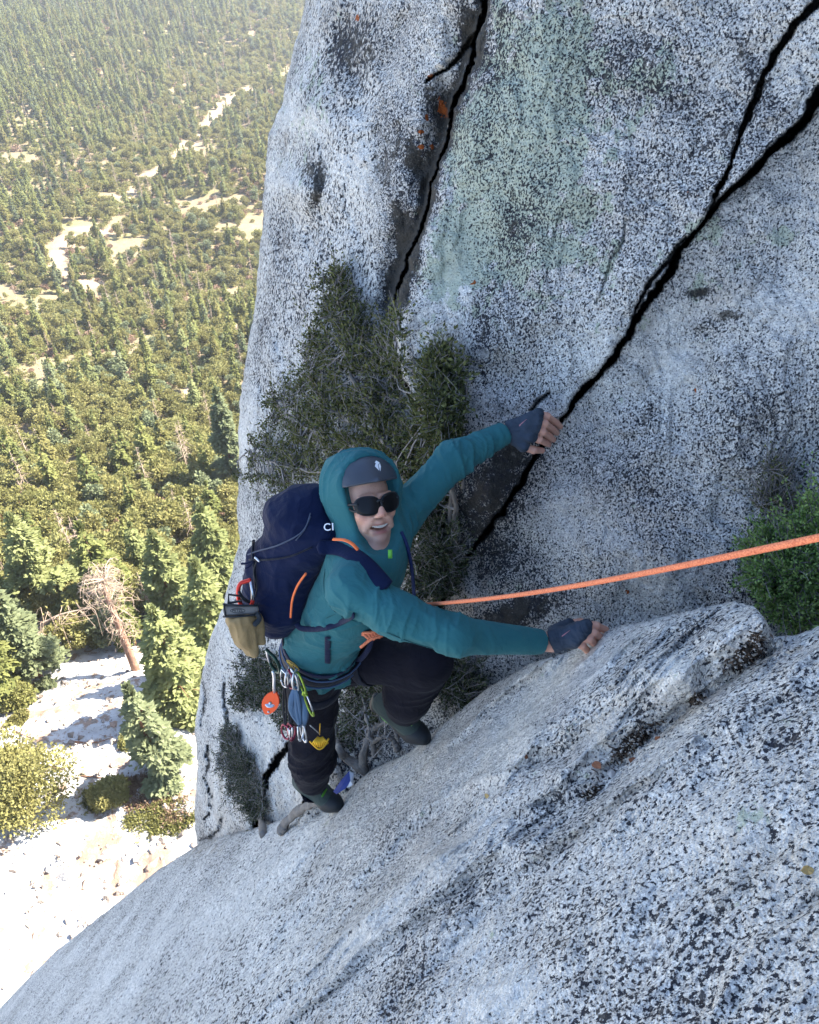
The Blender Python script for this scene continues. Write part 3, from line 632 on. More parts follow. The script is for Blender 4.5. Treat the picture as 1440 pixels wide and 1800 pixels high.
scatter('distant_trees', 1, stuff & (kind == 1), 'distant rounded trees covering the valley slope')
scatter('distant_dead_trees', 2, stuff & (kind == 2), 'distant bare dead trees in the wood')
scatter('distant_brush', 3, stuff & (kind == 3), 'distant dry brush between the trees')
print('trees', N, 'stuff', stuff.sum())

# nearer trees and bushes picked out one by one: (px of base, py of base, height px-ish in metres, radius, kind, label)
NEAR = [(292, 1362, 8.2, 1.75, 'c', M_CONB, 'pale green fir at the foot of the cliff beside its blue shadow', .36),
        (330, 1250, 9.5, 2.6, 'c', M_LIME, 'tall lime green fir between the leaning dead trunk and the cliff', .4),
        (395, 1180, 10.5, 2.8, 'c', M_LIME, 'tall lime green fir whose crown touches the cliff edge under the gloves', .42),
        (78, 1200, 9.0, 2.2, 'c', M_CONB, 'broad drooping fir left of the leaning dead tree', .42),
        (20, 1225, 9.5, 2.3, 'c', M_CON, 'dark green drooping fir at the left picture edge above the rubble', .42),
        (-20, 1150, 10.0, 2.6, 'c', M_LIME, 'lime green fir cut by the left picture edge', .42),
        (415, 860, 12.5, 2.2, 'c', M_CONB, 'tall pale fir rising beside the backpack at the cliff edge', .5),
        (320, 1105, 9.5, 2.4, 'c', M_LIME, 'bushy lime fir just above the leaning dead trunk', .45),
        (200, 1075, 9, 2.3, 'c', M_CON, 'green fir directly behind the hooked top of the dead tree', .45),
        (95, 1070, 9.5, 2.5, 'c', M_LIME, 'yellow green fir in the front rank of the wood', .45),
        (395, 1060, 10, 2.5, 'c', M_LIME, 'wide lime fir against the cliff edge in the front rank', .45),
        (40, 1425, 3.9, 2.9, 'b', M_OLV, 'large dark olive bush at the left picture edge on white rubble', .2),
        (200, 1405, 1.3, 1.05, 'b', M_OLV, 'small round green bush beside the reddish brush patch', .17),
        (15, 1240, 2.2, 1.5, 'b', M_YEL, 'small yellow green bush left of the rubble under the firs', .2),
        (35, 1268, .5, .55, 'b', M_OLV, 'tiny green tuft on the white rubble', .14),
        (230, 1310, .6, .6, 'b', M_YEL, 'faded yellow tuft on the white rubble below the tree shadow', .14),
        (178, 1125, 1.2, .9, 'b', M_YEL, 'small bright bush under the hooked dead tree', .2)]
rng = np.random.default_rng(5)
for (bx, by, h, R, kd, mat, lab, leaf) in NEAR:
    b = hit(bx, by); e = empty('fir_tree' if kd == 'c' else 'green_bush', b, lab, 'tree' if kd == 'c' else 'bush')
    if kd == 'c':
        v, q = conifer(h, R, 8500, rng, leaf, .05, .34, .5); tk = trunk_mb(h, .15, rng, limbs=14, R=R)
    else:
        v, q = roundtree(h, R, int(4200 * R + 1500), rng, leaf, .0); tk = trunk_mb(h * .7, .07, rng, .05, .8, limbs=6, R=R)
    c_ = obj('crown', mesh_np('crown', v, q, mat, False)); c_.parent = e
    t_ = obj('trunk', tk.mesh('trunk', M_BARK)); t_.parent = e
# low brush patches
for (x0, x1, y0, y1, n, mat, nm, lab) in [(205, 300, 1368, 1425, 900, M_BRUSH, 'dry_brush', 'reddish dry brush patch on white rubble beside a round bush'), (145, 210, 1392, 1425, 300, M_OLV, 'green_brush', 'low green brush left of the reddish dry patch'),
                                          (225, 345, 1412, 1470, 800, M_YEL, 'yellow_brush', 'low yellow green brush strip near the cliff foot'), (285, 342, 1412, 1445, 240, M_BRUSH, 'pink_brush', 'pinkish dry brush at the right end of the yellow strip')]:
    cs = []
    for _ in range(n):
        fx, fy = rng.uniform(-1, 1), rng.uniform(-1, 1)
        if fx * fx + fy * fy > 1: continue
        cs.append(hit((x0 + x1) / 2 + fx * (x1 - x0) / 2 + rng.normal(0, 4), (y0 + y1) / 2 + fy * (y1 - y0) / 2 - (fx * 10 if x0 > 220 else 0)))
    cs = np.array(cs); c4 = np.repeat(cs, 24, 0) + rng.normal(0, .14, (len(cs) * 24, 3)) * [1, 1, .5]; dv = rng.normal(0, .6, c4.shape) + [0, 0, 1]
    v, q = quads(c4, dv, .22 * rng.uniform(.6, 1.2, len(c4)), .045, rng); obj(nm, mesh_np(nm, v, q, mat, False), kind='stuff', label=lab)
# hooked dead tree leaning left over the rubble
b = hit(240, 1180); top = P(182, 1030, pix(b)[2] - 4.6); mb = MB()
ax = spline([b, b * .55 + top * .45 + [0, 0, .1], top, top + [.25, .1, .5]], 14); mb.tube(ax, np.concatenate([np.linspace(.27, .16, 9), np.linspace(.14, .04, 5)]), 10)
e = empty('dead_tree', b, 'leaning red barked dead tree with a hooked crown of bare twigs', 'dead tree')
mb.build('trunk', simple('orange_dead_bark', (.30, .17, .115), .9, var=.5, vscale=5, bump=(14, .9, .03)), e)
mb = MB()
for k in range(120):
    p0 = ax[rng.integers(7, 14)] if k < 85 else ax[rng.integers(3, 9)]; a = rng.random() * 6.28; L = rng.uniform(.5, 1.7) if k < 85 else rng.uniform(.4, 1.1)
    e1 = np.array([math.cos(a), math.sin(a), rng.uniform(.1, .7)]); pp = spline([p0, p0 + e1 * L * .5 + rng.normal(0, .12, 3), p0 + e1 * L * .85 + rng.normal(0, .22, 3) + [0, 0, -.3 * L], p0 + e1 * L + rng.normal(0, .3, 3) + [0, 0, -.7 * L]], 7)
    mb.tube(pp, np.linspace(.028, .008, 7), 4, cap=False)
    for j in range(9):
        q = pp[rng.integers(1, 7)]; mb.tube([q, q + rng.normal(0, .22, 3) + [0, 0, -.12]], [.011, .005], 3, cap=False)
mb.build('bare_branches', M_DEAD, e)
# second broken snag left of it, bent over
b = hit(82, 1160); e = empty('dead_tree', b, 'grey bent over dead tree left of the hooked one', 'dead tree'); mb = MB()
dd = pix(b)[2]; ax = spline([b, P(60, 1120, dd - 1.2), P(95, 1085, dd - 2.2), P(160, 1068, dd - 2.4)], 12); mb.tube(ax, np.linspace(.13, .04, 12), 7); mb.build('trunk', M_DEAD, e); mb = MB()
for k in range(46):
    p0 = ax[rng.integers(3, 12)]; pp = spline([p0, p0 + rng.normal(0, .4, 3), p0 + rng.normal(0, .7, 3) + [0, 0, -.9]], 6); mb.tube(pp, np.linspace(.025, .007, 6), 4, cap=False)
mb.build('bare_branches', M_DEAD, e)
# stumps, logs and loose rocks on the rubble
M_ROCKP = simple('pale_rubble_rock', (.44, .41, .37), .9, var=.35, vscale=3, bump=(7, .9, .08))
M_ROCKB = simple('brown_rubble_rock', (.30, .21, .155), .9, var=.5, vscale=3, bump=(7, .9, .08))
def rock_mesh(r, seed, mat, sq=(1, 1, .7)):
    mb = MB(); mb.ball((0, 0, 0), (1, 1, 1), 16, 10); v = np.concatenate(mb.v)
    v = v * (1 + .4 * noise3(v, 1.1, seed * 3.7)[:, None] + .12 * noise3(v, 3, seed)[:, None]) * np.array(sq) * r
    for k in range(12):
        n = np.random.default_rng(seed * 10 + k).normal(size=3); n /= np.linalg.norm(n); m = (.42 + .025 * k) * r; dd = v @ n; v = v - np.clip(dd - m, 0, None)[:, None] * n
    return mesh_np('rock', v, np.concatenate(mb.q), mat, False)
for (x, y, r, br, lab) in [(115, 1538, .42, 0, 'pale block with a dark underside on the rubble'), (152, 1556, .4, 1, 'brown angular block right of the pale one on the rubble'), (272, 1522, .42, 1, 'flat brown rock near the slab edge'), (60, 1548, .2, 1, 'small brown stone left of the pale block'),
                           (86, 1530, .25, 0, 'small grey stone beside the pale block'), (168, 1545, .2, 0, 'small pale stone behind the brown block'), (112, 1385, .3, 1, 'brown split rock right of the large bush'),
                           (95, 1590, .25, 0, 'pale stone lowest of the cluster on the rubble'),  (198, 1275, .3, 1, 'reddish stump of rock below the tree shadow')]:
    b = hit(x, y); o = obj('rubble_rock', rock_mesh(r, int(x + y), M_ROCKB if br else M_ROCKP)); o.location = b + np.array([0, 0, r * .25]); o['label'] = lab; o['category'] = 'rock'
vs, fs, k = [], [], 0
proto = [rock_mesh(1, s_, M_ROCKP) for s_ in range(4)]
pv = []
for p_ in proto: a = np.zeros(len(p_.vertices) * 3, np.float32); p_.vertices.foreach_get('co', a); pv.append(a.reshape(-1, 3))
fq = np.zeros(len(proto[0].loops), np.int32); proto[0].loops.foreach_get('vertex_index', fq); fq = fq.reshape(-1, 4)
for i in range(2600):
    x, y = rng.uniform(-26, -2), rng.uniform(9, 31); r = .05 + .22 * rng.random() ** 4
    v = pv[rng.integers(0, 4)] * r; a = rng.random() * 6.28; v = v @ np.array([[math.cos(a), math.sin(a), 0], [-math.sin(a), math.cos(a), 0], [0, 0, 1]]); vs.append(v + [x, y, float(terr(np.array(x), np.array(y))) + .12]); fs.append(fq + k); k += len(v)
obj('rubble', mesh_np('rubble', np.concatenate(vs), np.concatenate(fs), simple('mixed_rubble', (.27, .22, .18), .9, var=.75, vscale=.9, bump=(7, .9, .08)), False), kind='stuff', label='small loose granite rubble on the valley floor')
# fallen branches on the rubble
for (x0, y0, x1, y1, lab) in ((60, 1345, 118, 1362, 'thin fallen branch right of the large bush on the rubble'), (128, 1305, 200, 1297, 'bleached branch lying across the rubble under the tree shadow'), (20, 1283, 62, 1302, 'dark fallen branch at the left edge of the rubble'), (140, 1365, 205, 1372, 'brown fallen branch above the round bush')):
    a_, b_ = hit(x0, y0), hit(x1, y1); mb = MB(); pm = spline([a_ + [0, 0, .1], (a_ + b_) / 2 + [rng.normal(0, .15), rng.normal(0, .15), .16], b_ + [0, 0, .1]], 8); mb.tube(pm, np.linspace(.055, .02, 8), 6)
    for k in range(6):
        q = pm[rng.integers(1, 8)]; mb.tube([q, q + rng.normal(0, .3, 3) * [1, 1, .4] + [0, 0, .08]], [.018, .007], 4, cap=False)
    o = mb.build('fallen_branch', simple('rusty_dead_branch', (.20, .11, .07), .9, var=.4, vscale=6)); o['label'] = lab; o['category'] = 'branch'; o['group'] = 'fallen branches on the rubble'
# rock corner poking in at the lower left
v = rock_mesh(1, 77, M_WALL, (1, 1, 1.6)); o = obj('rock_outcrop', v, kind='structure'); 
for a in ('lichen', 'dark', 'orange', 'tan', 'pale'): attr(v, a, np.full(len(v.vertices), .2))
o.location = V(-95, 1795, 7.6) - Vector((.1, 0, 1.9)); o.scale = (.75, .75, 2.0)
# ------------------------------------------------------------------ signed-distance modelling (for the climber, cloth and pack)
def nrm(v): v = np.asarray(v, float); return v / np.linalg.norm(v)
class Sdf:
    def __init__(s): s.ops = []
    def rc(s, a, b, ra, rb, k=.02, mode='add'):
        a, b = np.asarray(a, float), np.asarray(b, float); ab = b - a; L = ab.dot(ab) + 1e-12
        def fn(p):
            t = np.clip(((p - a) @ ab) / L, 0, 1); return np.linalg.norm(p - a - t[..., None] * ab, axis=-1) - (ra + (rb - ra) * t)
        r = max(ra, rb); s.ops.append((fn, np.minimum(a, b) - r, np.maximum(a, b) + r, k, mode)); return s
    def chain(s, pts, rad, k=.02):
        for i in range(len(pts) - 1): s.rc(pts[i], pts[i + 1], rad[i], rad[i + 1], k)
        return s
    def ell(s, c, rad, R=np.eye(3), k=.02, mode='add'):
        c = np.asarray(c, float); rad = np.asarray(rad, float); R = np.asarray(R, float)   # rows of R: local axes
        def fn(p):
            q = (p - c) @ R.T; k0 = np.linalg.norm(q / rad, axis=-1); k1 = np.linalg.norm(q / rad ** 2, axis=-1) + 1e-9; return k0 * (k0 - 1) / k1
        m = rad.max(); s.ops.append((fn, c - m, c + m, k, mode)); return s
    def cut(s, c, n, r):
        """remove what lies beyond the plane (c, n) within radius r of c"""
        c = np.asarray(c, float); n = nrm(n)
        def fn(p):
            d = (p - c) @ n; far = np.linalg.norm(p - c, axis=-1) - r; return np.maximum(-d, far)
        s.ops.append((fn, c - r, c + r, .004, 'sub')); return s
    def mesh(s, h, pad=.03):
        lo = np.min([o[1] for o in s.ops if o[4] == 'add'], 0) - pad; hi = np.max([o[2] for o in s.ops if o[4] == 'add'], 0) + pad
        B = 24; nblk = np.ceil((hi - lo) / (h * B)).astype(int); ids, vs, qs = [], [], []
        G = (nblk * B + 4).astype(np.int64)
        gid = lambda i, j, k: (i * G[1] + j) * G[2] + k
        E = [((0, 0, 0), (1, 0, 0)), ((0, 1, 0), (1, 1, 0)), ((0, 0, 1), (1, 0, 1)), ((0, 1, 1), (1, 1, 1)), ((0, 0, 0), (0, 1, 0)), ((1, 0, 0), (1, 1, 0)), ((0, 0, 1), (0, 1, 1)), ((1, 0, 1), (1, 1, 1)),
             ((0, 0, 0), (0, 0, 1)), ((1, 0, 0), (1, 0, 1)), ((0, 1, 0), (0, 1, 1)), ((1, 1, 0), (1, 1, 1))]
        for bi in range(nblk[0]):
            for bj in range(nblk[1]):
                for bk in range(nblk[2]):
                    o = np.array([bi, bj, bk]) * B; blo = lo + (o - 1) * h; bhi = lo + (o + B + 1) * h
                    use = [q for q in s.ops if (q[1] - pad < bhi).all() and (q[2] + pad > blo).all()]
                    if not any(q[4] == 'add' for q in use): continue
                    ax = [lo[a] + (o[a] + np.arange(-1, B + 1)) * h for a in range(3)]
                    p = np.stack(np.meshgrid(*ax, indexing='ij'), -1); D = np.full(p.shape[:3], .06)
                    for fn, l, u, k, mode in use:
                        d = fn(p)
                        if mode == 'add': t = np.clip(.5 + .5 * (d - D) / k, 0, 1); D = d * (1 - t) + D * t - k * t * (1 - t)
                        elif mode == 'sub': t = np.clip(.5 - .5 * (D + d) / k, 0, 1); D = D * (1 - t) - d * t + k * t * (1 - t)
                        else: D = np.where(d < .05, D + mode(p, d), D)
                    ins = D < 0
                    if ins.all() or not ins.any(): continue
                    # local index L corresponds to global point o-1+L ; cells [0..B]
                    cnt = sum(ins[a:a + B + 1, b:b + B + 1, c:c + B + 1].astype(int) for a in (0, 1) for b in (0, 1) for c in (0, 1))
                    act = np.argwhere((cnt[1:, 1:, 1:] > 0) & (cnt[1:, 1:, 1:] < 8)) + 1
                    if len(act):
                        acc = np.zeros((len(act), 3)); num = np.zeros(len(act))
                        for e0, e1 in E:
                            e0, e1 = np.array(e0), np.array(e1); a0 = act + e0; a1 = act + e1
                            v0 = D[a0[:, 0], a0[:, 1], a0[:, 2]]; v1 = D[a1[:, 0], a1[:, 1], a1[:, 2]]; m = (v0 < 0) != (v1 < 0)
                            t = np.where(m, v0 / np.where(m, v0 - v1, 1), 0)[:, None]; acc += np.where(m[:, None], e0 + t * (e1 - e0), 0); num += m
                        vs.append(lo + (o - 1 + act + acc / num[:, None]) * h); g = act + o - 1 + 1; ids.append(gid(g[:, 0], g[:, 1], g[:, 2]))
                    for a in range(3):
                        I = ins[1:B + 1, 1:B + 1, 1:B + 1]; sl_ = [slice(1, B + 1)] * 3; sl_[a] = slice(2, B + 2); J = ins[tuple(sl_)]
                        e = np.argwhere(I != J) + 1
                        if not len(e): continue
                        fl = ins[e[:, 0], e[:, 1], e[:, 2]]; b, c = (a + 1) % 3, (a + 2) % 3; ub = np.eye(3, dtype=int)[b]; uc = np.eye(3, dtype=int)[c]
                        cs = [e - ub - uc, e - uc, e, e - ub]; q = np.stack([gid(*((w + o).T)) for w in cs], -1); qs.append(np.where(fl[:, None], q, q[:, ::-1]))
        ids = np.concatenate(ids); vs = np.concatenate(vs); qs = np.concatenate(qs)
        so = np.argsort(ids); ids, vs = ids[so], vs[so]; k = np.clip(np.searchsorted(ids, qs), 0, len(ids) - 1); ok = (ids[k] == qs).all(1)
        return vs, k[ok]
def vnormals(v, q):
    n = np.zeros_like(v); fn = np.cross(v[q[:, 2]] - v[q[:, 0]], v[q[:, 3]] - v[q[:, 1]])
    for i in range(4): np.add.at(n, q[:, i], fn)
    return n / (np.linalg.norm(n, axis=1)[:, None] + 1e-12)
def relax(v, q, it=1, f=.5):
    for _ in range(it):
        a = np.zeros_like(v); c = np.zeros(len(v))
        for i in range(4):
            for j in (1, 3): np.add.at(a, q[:, i], v[q[:, (i + j) % 4]]); np.add.at(c, q[:, i], 1)
        v = v * (1 - f) + f * a / np.maximum(c, 1)[:, None]
    return v
def folds(v, n, segs, amp=.004):
    """cloth wrinkles: (a, b, radius, frequency along, frequency around, amplitude)"""
    out = np.zeros(len(v))
    for a, b, R, fa, fc, am in segs:
        a, b = np.asarray(a, float), np.asarray(b, float); ab = b - a; L = np.linalg.norm(ab); e = ab / L; u = (v - a) @ e; t = u / L
        rad = v - a - u[:, None] * e; w = sstep(R * 1.7, R * .9, np.linalg.norm(rad, axis=1)) * sstep(-.35, .1, t) * sstep(1.35, .9, t)
        wp = noise3(v, 9, 5) * .035; q = np.stack([(u + wp) * fa + .75 * fa * (rad @ RIGHT), rad @ UP * fc, rad @ BACK * fc], -1); r = 1 - np.abs(noise3(q, 1, 3 + fa)); r2 = 1 - np.abs(noise3(q, 2.3, 9)); msk = .35 + .65 * sstep(-.3, .5, noise3(v, 8, 2))
        out += w * am * msk * (r ** 7 + .45 * r2 ** 7 - .15)
    return v + n * out[:, None]

# ------------------------------------------------------------------ climber
def cloth(name, col, rough=.85, var=.12, fine=900, spec=.2):
    t = NT(name); c = t.coord(); colr = t.mix(t.noise(c, 14, 4), tuple(x * (1 - var) for x in col), tuple(min(1, x * (1 + var)) for x in col))
    h = t.math('ADD', t.math('MULTIPLY', t.noise(c, fine, 1), .12), t.math('MULTIPLY', t.noise(c, 28, 4, .6), .5)); h = t.math('ADD', h, t.math('MULTIPLY', t.math('ABSOLUTE', t.math('SUBTRACT', t.noise(c, 9, 3, .5, 1.6), .5)), -4.0)); t.bsdf(colr, rough, t.bump(h, .5, .0055), spec, Sheen_Weight=.04); return t.m
M_TEAL = cloth('teal_jersey', (.022, .115, .125), .8)
M_NAVY = cloth('navy_pack_fabric', (.0035, .0085, .034), .75, .25, 1500, .12)
M_NAVY2 = cloth('dark_navy_panel', (.004, .006, .014), .65, .25, 1500, .25)
M_CHAR = cloth('charcoal_trousers', (.0085, .0080, .0125), .9, .5, spec=.08)
M_WEB = cloth('navy_webbing', (.006, .010, .034), .75, .2, 2000, .2)
M_ORA = simple('orange_trim', (.75, .16, .045), .7, var=.15, vscale=60)
M_RUB = simple('black_rubber', (.016, .019, .022), .55, var=.2)
M_SHOE = cloth('grey_green_suede', (.040, .055, .048), .85, .4)
M_LIMEF = simple('lime_trim', (.14, .42, .05), .7)
M_GLV = cloth('blue_black_crack_glove', (.034, .045, .062), .85, .9, 400, .15)
M_LEATH = cloth('tan_leather', (.27, .185, .085), .75, .25, 500)
M_GREYF = cloth('grey_cuff_fabric', (.20, .185, .165), .8, .15)
M_SILV = simple('brushed_aluminium', (.55, .57, .60), .32, 1.0, .5, var=.15)
M_RED = simple('red_anodised', (.60, .045, .03), .35, .7, .5)
M_GRN = simple('green_anodised', (.22, .32, .04), .35, .7, .5)
M_GOLD = simple('gold_anodised', (.62, .36, .03), .3, .8, .5)
M_BLKP = simple('black_gloss', (.004, .004, .005), .3, 0, .22)
M_SLG = cloth('blue_grey_sling', (.07, .12, .19), .8, .2, 900)

fh = nrm(BACK * math.cos(math.radians(27)) + RIGHT * math.sin(math.radians(27)) - UP * .06); uh = nrm(UP * math.cos(math.radians(11)) - RIGHT * math.sin(math.radians(11)))
uh = nrm(uh - fh * uh.dot(fh)); xh = np.cross(uh, fh); RH = np.stack([xh, fh, uh])
H0 = P(664, 881, 2.30) - fh * .09 - uh * .015
def HL(x, y, z): return H0 + xh * x + fh * y + uh * z
J = dict(neck=P(655, 965, 2.42), rsh=P(622, 1036, 2.27), rel=P(800, 1117, 2.22), rwr=P(962, 1129, 2.36), lsh=P(706, 905, 2.50), lel=P(800, 806, 2.52), lwr=P(895, 757, 2.58),
         ch1=P(640, 1000, 2.40), ch2=P(612, 1060, 2.52), ab=P(590, 1090, 2.62), wst=P(564, 1128, 2.70), rhip=P(550, 1165, 2.80), lhip=P(606, 1150, 2.88),
         rkn=P(550, 1300, 3.04), rank=P(549, 1385, 3.30), lkn=P(752, 1163, 2.70), lank=P(708, 1256, 2.98))
b = Sdf()
# head
b.ell(HL(0, -.018, .035), (.076, .094, .085), RH, .02)
b.ell(HL(0, .022, -.035), (.058, .066, .068), RH, .03)
for sx in (-1, 1):
    b.rc(HL(.048 * sx, .0, -.048), HL(.010 * sx, .068, -.087), .018, .0145, .018)
    b.ell(HL(.040 * sx, .066, -.022), (.021, .018, .019), RH, .02)
    b.ell(HL(.033 * sx, .094, .012), (.016, .010, .010), RH, .010, 'sub')
    b.ell(HL(.033 * sx, .080, .011), (.0125, .0125, .0115), RH, .003)
    b.rc(HL(.012 * sx, .086, .030), HL(.046 * sx, .074, .030), .008, .008, .012)
    b.ell(HL(.0105 * sx, .103, -.024), (.0075, .009, .007), RH, .006)
    b.rc(HL(.024 * sx, .088, -.030), HL(.040 * sx, .070, -.062), .008, .009, .014)      # smile fold
b.ell(HL(0, .074, -.089), (.0145, .014, .013), RH, .016)
b.rc(HL(0, .089, .018), HL(0, .110, -.018), .0075, .0105, .010)
b.rc(HL(-.027, .076, -.048), HL(0, .0865, -.047), .0065, .0080, .014); b.rc(HL(.027, .076, -.048), HL(0, .0865, -.047), .0065, .0080, .014)
b.rc(HL(-.022, .078, -.073), HL(.022, .078, -.073), .0085, .0085, .008); b.ell(HL(0, .085, -.074), (.016, .008, .006), RH, .006)
b.ell(HL(0, .094, -.0605), (.0265, .024, .0072), RH, .003, 'sub')
for sx in (-1, 1): b.ell(HL(.021 * sx, .086, -.0570), (.010, .020, .0040), RH, .003, 'sub')
b.rc(HL(0, -.035, -.05), J['neck'], .050, .055, .02)
# torso and arms
b.rc(J['neck'] - BACK * .03, J['ch1'] - BACK * .02, .055, .085, .03); b.rc(J['ch1'] - BACK * .02, J['ch2'], .085, .098, .04); b.rc(J['ch2'], J['wst'], .098, .100, .04); b.rc(J['rhip'], J['lhip'], .095, .095, .05); b.rc(J['wst'], (J['rhip'] + J['lhip']) / 2, .10, .095, .04)
b.rc(J['rsh'], J['lsh'], .052, .050, .03); b.chain([J['rsh'], J['rel'], J['rwr']], [.055, .042, .027]); b.chain([J['lsh'], J['lel'], J['lwr']], [.050, .042, .027])
# left hand on the edge of the crack
LH = [([(905, 748, 2.575), (946, 727, 2.545), (962, 732, 2.560), (978, 743, 2.62), (985, 750, 2.66)], [.014, .0125, .0118, .0112, .010]),
      ([(905, 754, 2.570), (944, 740, 2.535), (958, 745, 2.550), (972, 755, 2.61), (979, 761, 2.66)], [.015, .013, .0122, .0115, .0105]),
      ([(905, 761, 2.570), (940, 753, 2.535), (954, 759, 2.550), (967, 768, 2.61), (973, 773, 2.655)], [.015, .013, .0120, .0113, .010]),
      ([(905, 767, 2.575), (934, 768, 2.540), (948, 773, 2.555), (960, 779, 2.61), (965, 782, 2.65)], [.014, .0125, .0112, .0105, .0095]),
      ([(904, 770, 2.585), (921, 785, 2.565), (938, 791, 2.575), (953, 792, 2.61)], [.015, .0145, .0125, .0105])]
for i, (pl, rd) in enumerate(LH):
    pts_ = [P(*q) for q in pl]; b.chain(pts_[:2], rd[:2], .012); b.chain(pts_[1:], [r_ * .95 for r_ in rd[1:]], .002)
    b.ell(pts_[2], (.0128, .0128, .0128), k=.004)
# right hand over the slab edge
RHD = [([(972, 1119, 2.355), (1030, 1098, 2.345), (1048, 1100, 2.355), (1064, 1107, 2.385), (1070, 1114, 2.42)], [.014, .0125, .0115, .0110, .0095]),
       ([(972, 1125, 2.35), (1028, 1107, 2.33), (1044, 1112, 2.335), (1056, 1121, 2.37), (1060, 1129, 2.41)], [.015, .013, .0118, .0110, .010]),
       ([(972, 1131, 2.35), (1020, 1117, 2.325), (1036, 1123, 2.33), (1046, 1133, 2.37), (1049, 1140, 2.41)], [.015, .013, .0118, .0108, .010]),
       ([(973, 1137, 2.355), (1010, 1129, 2.33), (1023, 1134, 2.335), (1032, 1143, 2.37), (1035, 1149, 2.40)], [.014, .0125, .011, .0103, .0093]),
       ([(972, 1112, 2.37), (1000, 1098, 2.40), (1020, 1094, 2.43), (1036, 1096, 2.46)], [.015, .0145, .0125, .0105])]
for i, (pl, rd) in enumerate(RHD):
    pts_ = [P(*q) for q in pl]; b.chain(pts_[:2], rd[:2], .012); b.chain(pts_[1:], rd[1:], .002); b.ell(pts_[2], (.0126, .0126, .0126), k=.004)
bv, bq = b.mesh(.003); bv = relax(bv, bq, 1, .35)
person = empty('person', (J['rank'] + J['lank']) / 2 - np.array([0, 0, .1]), 'climber in teal hooded top, sunglasses and backpack reaching into the crack', 'person')
t = NT('skin'); c = t.coord(); red = t.attr('red'); lip = t.attr('lip')
col = t.mix(t.noise(c, 35, 4), (.50, .285, .20), (.66, .40, .29)); col = t.mix(t.math('MULTIPLY', red, .55), col, (.46, .15, .105)); col = t.mix(lip, col, (.36, .11, .095))
col = t.mix(t.math('MULTIPLY', t.attr('stub'), t.math('ADD', .22, t.math('MULTIPLY', t.noise(c, 900, 2), .25))), col, (.17, .12, .10)); col = t.mix(t.math('MULTIPLY', t.ss(t.noise(c, 160, 3, .6), .58, .70), .4), col, (.40, .19, .13)); t.bsdf(col, .5, t.bump(t.noise(c, 500, 3), .15, .001), .35, Subsurface_Weight=.12, Subsurface_Radius=(.012, .004, .002), Subsurface_Scale=.5)
M_SKIN = t.m
me = mesh_np('body', bv, bq, M_SKIN)
hl = (bv - H0) @ RH.T
def hb(x, y, z, r): return np.exp(-(((hl[:, 0] - x) ** 2 + (hl[:, 1] - y) ** 2 + (hl[:, 2] - z) ** 2) / r ** 2))
attr(me, 'red', hb(.042, .07, -.02, .026) + hb(-.042, .07, -.02, .026) + hb(0, .115, -.02, .016) + hb(0, .09, -.10, .02) * .5 + sstep(.2, .26, np.linalg.norm(bv - H0, axis=1)) * .55)
attr(me, 'stub', sstep(-.035, -.055, hl[:, 2]) * sstep(.2, .15, np.linalg.norm(bv - H0, axis=1)))
lipm = np.exp(-(((hl[:, 2] + .0735) / .0065) ** 2 + (hl[:, 0] / .022) ** 4)) + .8 * np.exp(-(((hl[:, 2] + .0515 - np.abs(hl[:, 0]) * .12) / .0035) ** 2 + (hl[:, 0] / .024) ** 4))
attr(me, 'lip', np.clip(lipm * (hl[:, 1] > .06) * (np.abs(hl[:, 0]) < .05), 0, 1) + hb(0, .07, -.0605, .02) * .6)
obj('body', me, person)
# teeth
mb = MB()
for k in range(8):
    x = (k - 3.5) * .0058; y0 = .0855 - 9 * x * x; mb.box(HL(x, y0, -.0565 + 8 * x * x), xh * .0027, fh * .003 , uh * (.0048 - abs(k - 3.5) * .0005))
mb.build('teeth', simple('teeth', (.60, .56, .49), .35), person, False)
# sunglasses
def lens(sx):
    mb = MB(); cx, cz = .0345 * sx, .010; rings = []
    th = np.linspace(0, 2 * np.pi, 40, endpoint=False)
    ox = np.sign(np.cos(th)) * np.abs(np.cos(th)) ** .85 * .0335; oz = np.sign(np.sin(th)) * np.abs(np.sin(th)) ** .85 * .0285; oz = np.where(oz > 0, oz * .82, oz); oz = oz + .06 * ox * sx
    for layer, off in ((0, .005), (1, -.0)):
        for r in np.linspace(1.0, .0, 7):
            x = cx + ox * r; z = cz + oz * r; y = .107 - 5.2 * x * x - 2.0 * (z - cz) ** 2 + off * (1 - .0 * r) - .003; rings.append(HL(0, 0, 0) + x[:, None] * xh + y[:, None] * fh + z[:, None] * uh)
    v = np.concatenate(rings[6::-1] + rings[7:]); n = 40; R_ = 14; i = np.arange(R_ - 1)[:, None] * n; j = np.arange(n)[None]
    mb.add(v, np.stack([i + j, i + (j + 1) % n, i + n + (j + 1) % n, i + n + j], -1).reshape(-1, 4)); return mb, rings[0] * .5 + rings[7] * .5
sg = bpy.data.objects.new('sunglasses', None); COL.objects.link(sg); sg.parent = person; sg.matrix_parent_inverse = person.matrix_basis.inverted(); sg['label'] = 'black wraparound sunglasses'
mbf = MB()
for sx in (-1, 1):
    mb, rim = lens(sx); mb.build('lens', M_BLKP, sg); mbf.tube(rim, .0026, 6, closed=True)
    mbf.tube(spline([HL(.062 * sx, .092, .016), HL(.072 * sx, .07, .016), HL(.079 * sx, .02, .014)], 8), .0042, 8, flat=1.0)
    mbf.tube(spline([HL(.060 * sx, .086, -.004), HL(.069 * sx, .068, -.003), HL(.073 * sx, .045, .006)], 6), .0035, 6)
mbf.tube(spline([HL(-.010, .107, .016), HL(0, .111, .020), HL(.010, .107, .016)], 6), .0034, 6)
mbf.build('frame', M_RUB, sg)
